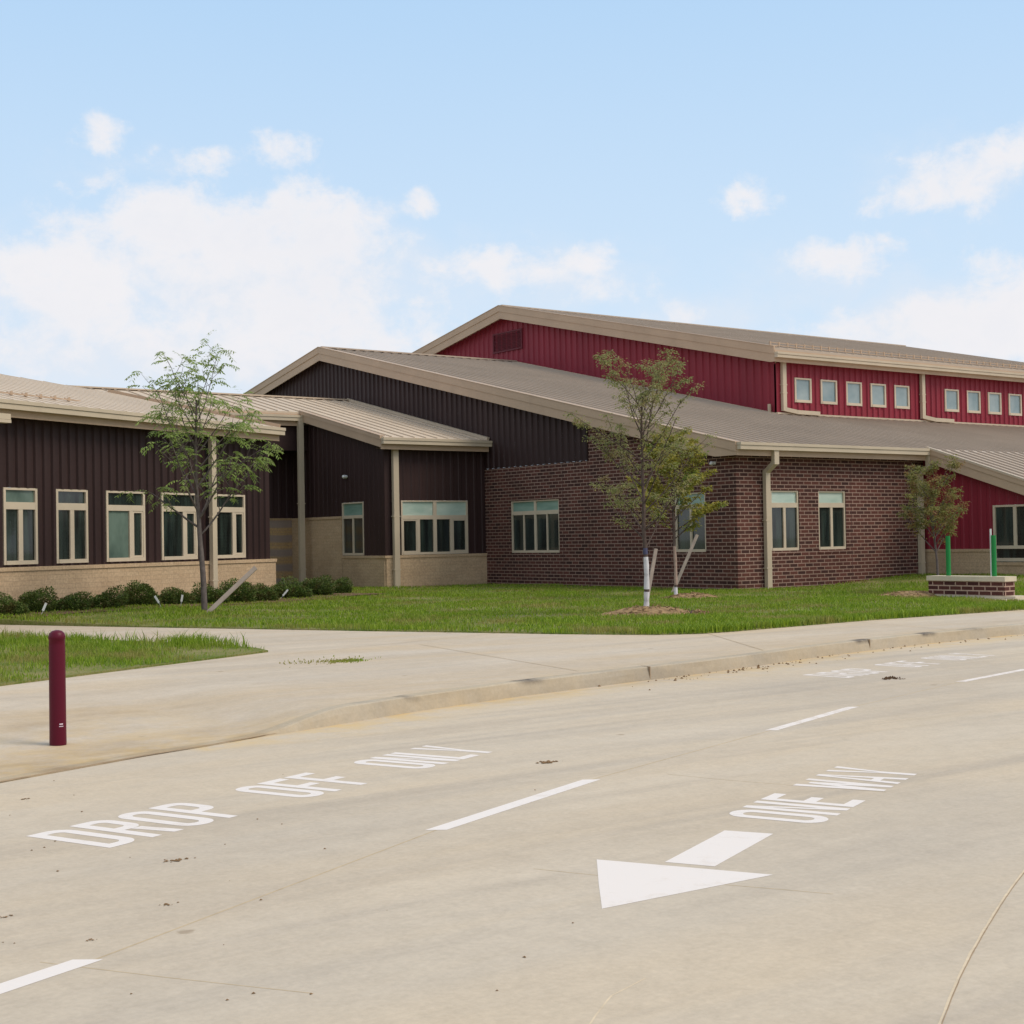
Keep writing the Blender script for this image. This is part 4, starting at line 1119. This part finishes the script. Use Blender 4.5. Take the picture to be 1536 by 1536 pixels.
def shrub_mesh(seed, w, h):
    rd = random.Random(seed); mb = MB(); bumps = [(V((rd.gauss(0,1),rd.gauss(0,1),abs(rd.gauss(0,1))+.2)).normalized(), rd.uniform(.06,.22)) for _ in range(18)]
    for i in range(7500):
        v = V((rd.gauss(0,1), rd.gauss(0,1), abs(rd.gauss(0,.9))-.1)).normalized()
        r = 1+sum(a*max(0,(v.dot(b)-.80)/.20) for b, a in bumps)-.10
        k = (rd.uniform(.34,1)**.45+(rd.random() < .06)*rd.uniform(0,.14))*r; p = V((v.x*w*k, v.y*w*k, .06+max(0,v.z)*h*k))
        d = (v+V((rd.gauss(0,.6),rd.gauss(0,.6),rd.gauss(.25,.5)))).normalized(); leaf_quad(mb, p, d, V((rd.gauss(0,1),rd.gauss(0,1),1)), rd.uniform(.04,.08), rd.uniform(.022,.04))
    for i in range(26):
        a = rd.uniform(0,6.28); d = V((math.cos(a)*.5,math.sin(a)*.5,1)).normalized(); mb.bar(d*.02, V((d.x*w*.8,d.y*w*.8,d.z*h*.8)), .008, .008)
    return mb
bpx = [(10,928),(52,924),(106,921),(160,917),(214,912),(265,909),(314,906),(356,903),(394,900),(436,896),(474,893),(506,890)]
blab = ['dark shrub cut by the left edge of the picture','shrub below the first left wing window, beside the lowest white tag','shrub below the second left wing window','wide shrub below the gap right of the second window','shrub below the wide greenish window','shrub with a white tag at its left foot','shrub directly behind the young tree trunk','shrub behind the long leaning stake','shrub at the right end of the tan brick base','shrub with a white tag before the banded brick recess','shrub just right of the recess downspout','smallest shrub, alone at the right end of the bed']
sh = [shrub_mesh(s, .46, .56).build('shrub', M['shrub'], None, None) for s in (3, 4, 6)]
for i, (px, py) in enumerate(bpx):
    o = sh[i] if i < 3 else sh[i % 3].copy()
    if i >= 3: COL.objects.link(o)
    p = lz(gnd(px, py-3, .24)); o.location = p-V((0,0,.04)); o.rotation_euler = (0,0,i*1.3)
    dep = (p-CAM).dot(FWD); s = (26 if i < 11 else 19)*dep/2160/.46*1.08; s = min(s*.92, .90+.12*math.sin(i*2.2)); hs = s*(.98+.12*math.sin(i*1.9)); o.scale = (s*1.08, s, hs*.76)
    tag(o, blab[i], 'shrub', 'shrubs along the left wing')
tg = [(61,917,'white plant tag at the foot of the second shrub'),(243,903,'long white plant tag tilting left between two shrubs'),(271,900,'white plant tag bent at the top, left of the tree trunk'),(419,886,'white plant tag tilting right before the banded recess')]
for i, (px, py, lab) in enumerate(tg):
    p = lz(gnd(px, py+12, .2)); p.z += .0; mb = MB(); tl = (.05,-.07,.02,.10)[i]
    u = RGT*tl; mb.bar((0,0,.0), V((0,0,.13))+u, .006, .006); mb.bar(V((0,0,.12))+u*.9, V((0,0,.27))+u*2.2, .045, .008, FWD)
    o = mb.build('plant_tag', M['white_plastic']); o.location = p; tag(o, lab, 'plant tag', 'white plant tags in the shrub bed')

# ------------------------------------------------------------------ sky, sun, camera
SUN_EL, SUN_AZ = R(50), math.atan2(-.78, .62)
sd = V((math.cos(SUN_AZ)*math.cos(SUN_EL), math.sin(SUN_AZ)*math.cos(SUN_EL), math.sin(SUN_EL)))
L = bpy.data.lights.new('sun', 'SUN'); L.energy = 2.3; L.angle = R(28); L.color = (1, .90, .78)
so = bpy.data.objects.new('sun', L); COL.objects.link(so); so.rotation_euler = sd.to_track_quat('Z', 'Y').to_euler()

w = bpy.data.worlds.new('World'); scene.world = w; w.use_nodes = True; nt = w.node_tree; nt.nodes.clear()
def wn(ty, **kw):
    x = nt.nodes.new(ty)
    for a, b in kw.items(): setattr(x, a, b)
    return x
def wm(op, a, b=None, c=None):
    x = wn('ShaderNodeMath', operation=op)
    for i, val in enumerate((a,b,c)):
        if val is None: continue
        if hasattr(val, 'is_linked'): nt.links.new(val, x.inputs[i])
        else: x.inputs[i].default_value = val
    return x.outputs[0]
out = wn('ShaderNodeOutputWorld'); bg = wn('ShaderNodeBackground'); bg.inputs['Strength'].default_value = .10
sky = wn('ShaderNodeTexSky', sky_type='NISHITA', sun_disc=False); sky.sun_elevation = SUN_EL; sky.sun_rotation = math.pi/2-SUN_AZ
sky.air_density = 1.0; sky.dust_density = 2.2; sky.ozone_density = 1.2
dirv = wn('ShaderNodeTexCoord').outputs['Generated']
def dot(vec, off=None):
    x = wn('ShaderNodeVectorMath', operation='DOT_PRODUCT'); nt.links.new(dirv, x.inputs[0]); x.inputs[1].default_value = vec; return x.outputs['Value']
def wnoise(scale, detail, rough, sq=(1,1,1), dist=0):
    mp = wn('ShaderNodeMapping'); mp.inputs['Scale'].default_value = sq; nt.links.new(dirv, mp.inputs[0])
    x = wn('ShaderNodeTexNoise'); x.inputs['Scale'].default_value = scale; x.inputs['Detail'].default_value = detail; x.inputs['Roughness'].default_value = rough; x.inputs['Distortion'].default_value = dist
    nt.links.new(mp.outputs[0], x.inputs['Vector']); return x.outputs['Fac']
n1 = wnoise(14, 8, .60, (1,1,1.4), .35); n2 = wnoise(32, 9, .62, (1,1,1.25), .3); n4 = wnoise(85, 6, .6, (1,1,1.2)); n3 = wnoise(7, 4, .5, (1,1,2.2))
def cen(x, k): return wm('MULTIPLY', wm('SUBTRACT', x, .5), k)
nz = wm('ADD', wm('ADD', cen(n1, 1.3), cen(n2, 2.3)), cen(n4, .8))
banks = [(380,430,400,140,1.0),(120,430,200,110,.8),(300,530,460,90,1.0),(620,430,280,80,.55),(860,420,160,60,.5),(1450,490,250,85,1.05),(1250,420,180,60,.4),(1450,260,170,70,.45),(1040,480,160,50,.5),(240,250,140,40,.3)]
blobs = [(360,350,300,95,1.15),(225,320,110,75,1.15),(110,420,170,90,1.0),(60,395,75,50,1.0),(470,470,230,120,.85),(180,490,260,70,.75),(40,500,130,60,.55),(500,345,120,70,.95),(632,310,42,28,.75),(160,205,52,38,.85),(310,245,60,34,.8),(222,245,46,28,.6),(425,226,55,26,.45),
 (570,520,120,40,.9),(890,392,56,36,.85),(735,410,170,45,.6),(905,430,80,36,.55),(1120,298,58,38,.7),(1425,272,105,62,.95),(1505,235,80,50,.7),(1300,318,34,22,.65),(1255,388,105,38,.9),(1325,368,48,34,.75),(1470,490,170,70,1.25),(1525,435,85,60,1.1),(1250,500,150,30,.6),(1020,472,65,28,.5),(1490,400,55,26,.5)]
def blobsum(lst, pw, k):
    acc = None
    for (px, py, rx, ry, st) in lst:
        c = ray(px, py).normalized(); r_ = c.cross(V((0,0,1))).normalized(); u_ = r_.cross(c)
        a = dot(r_*(FPX/rx)); b = dot(u_*(FPX/ry))
        ln = wm('SQRT', wm('ADD', wm('MULTIPLY', a, a), wm('MULTIPLY', b, b)))
        val = wm('MULTIPLY', wm('SUBTRACT', 1.0, wm('POWER', ln, pw)), st)
        front = wm('GREATER_THAN', dot(c), 0.0); val = wm('SUBTRACT', val, wm('MULTIPLY', wm('SUBTRACT', 1.0, front), 9.0))
        acc = val if acc is None else wm('SMOOTH_MAX', acc, val, k)
    return acc
acc = blobsum(blobs, 1.4, .25); bank = blobsum(banks, 1.2, .35)
# unseen clouds added over the rest of the sky for soft neutral ambient light
front = dot(FWD); rest = wm('SUBTRACT', wm('MULTIPLY', wm('SUBTRACT', n3, .40), 6.0), wm('MULTIPLY', wm('MAXIMUM', wm('SUBTRACT', front, .75), 0.0), 20.0))
acc = wm('MAXIMUM', acc, rest)
tot = wm('ADD', acc, nz)
mr = wn('ShaderNodeMapRange', interpolation_type='SMOOTHSTEP'); nt.links.new(tot, mr.inputs['Value']); mr.inputs['From Min'].default_value = .0; mr.inputs['From Max'].default_value = 1.0; mr.inputs['To Max'].default_value = .92
bk = wn('ShaderNodeMapRange', interpolation_type='SMOOTHSTEP'); nt.links.new(wm('ADD', bank, wm('ADD', cen(n1, 1.1), cen(n2, .5))), bk.inputs['Value']); bk.inputs['From Min'].default_value = -.15; bk.inputs['From Max'].default_value = .95; bk.inputs['To Max'].default_value = .82
cl = wn('ShaderNodeMix', data_type='RGBA'); bm = wn('ShaderNodeMix', data_type='RGBA')
shade = wn('ShaderNodeMapRange'); nt.links.new(wm('ADD', tot, wm('MULTIPLY', wm('SUBTRACT', n3, .5), 2.0)), shade.inputs['Value']); shade.inputs['From Min'].default_value = -.1; shade.inputs['From Max'].default_value = 2.0
cc = wn('ShaderNodeMix', data_type='RGBA'); nt.links.new(shade.outputs[0], cc.inputs[0]); cc.inputs[6].default_value = (9.4,9.1,9.15,1); cc.inputs[7].default_value = (8.3,8.4,8.9,1)
# milky summer haze over the clear sky
hz = wn('ShaderNodeMix', data_type='RGBA'); hz.inputs[0].default_value = .86; hz.inputs[7].default_value = (4.75,7.2,10.1,1); nt.links.new(sky.outputs[0], hz.inputs[6])
el = wn('ShaderNodeSeparateXYZ'); nt.links.new(dirv, el.inputs[0])
hf = wn('ShaderNodeMapRange'); nt.links.new(el.outputs['Z'], hf.inputs['Value']); hf.inputs['From Min'].default_value = .05; hf.inputs['From Max'].default_value = .40; hf.inputs['To Min'].default_value = .95; hf.inputs['To Max'].default_value = 0
h2 = wn('ShaderNodeMix', data_type='RGBA'); nt.links.new(hf.outputs[0], h2.inputs[0]); nt.links.new(hz.outputs[2], h2.inputs[6]); h2.inputs[7].default_value = (7.3,8.5,9.7,1)
nt.links.new(bk.outputs[0], bm.inputs[0]); nt.links.new(h2.outputs[2], bm.inputs[6]); bm.inputs[7].default_value = (8.05,8.3,8.9,1)
nt.links.new(mr.outputs[0], cl.inputs[0]); nt.links.new(bm.outputs[2], cl.inputs[6]); nt.links.new(cc.outputs[2], cl.inputs[7])
nt.links.new(cl.outputs[2], bg.inputs['Color']); nt.links.new(bg.outputs[0], out.inputs[0])

cam = bpy.data.cameras.new('camera'); co = bpy.data.objects.new('camera', cam); COL.objects.link(co)
m = Matrix.Identity(4)
for i, c in enumerate((RGT, UPV, -FWD)):
    for j in range(3): m[j][i] = c[j]
m.translation = CAM; co.matrix_world = m
cam.sensor_fit = 'HORIZONTAL'; cam.sensor_width = 36; cam.lens = 36*FPX/1536; cam.clip_start = .1; cam.clip_end = 2000
scene.camera = co
scene.view_settings.view_transform = 'Standard'; scene.view_settings.look = 'None'; scene.view_settings.exposure = 0.0; scene.view_settings.gamma = 1.0
scene.render.engine = 'CYCLES'
scene.cycles.use_denoising = True; scene.cycles.max_bounces = 6; scene.cycles.sample_clamp_indirect = 6
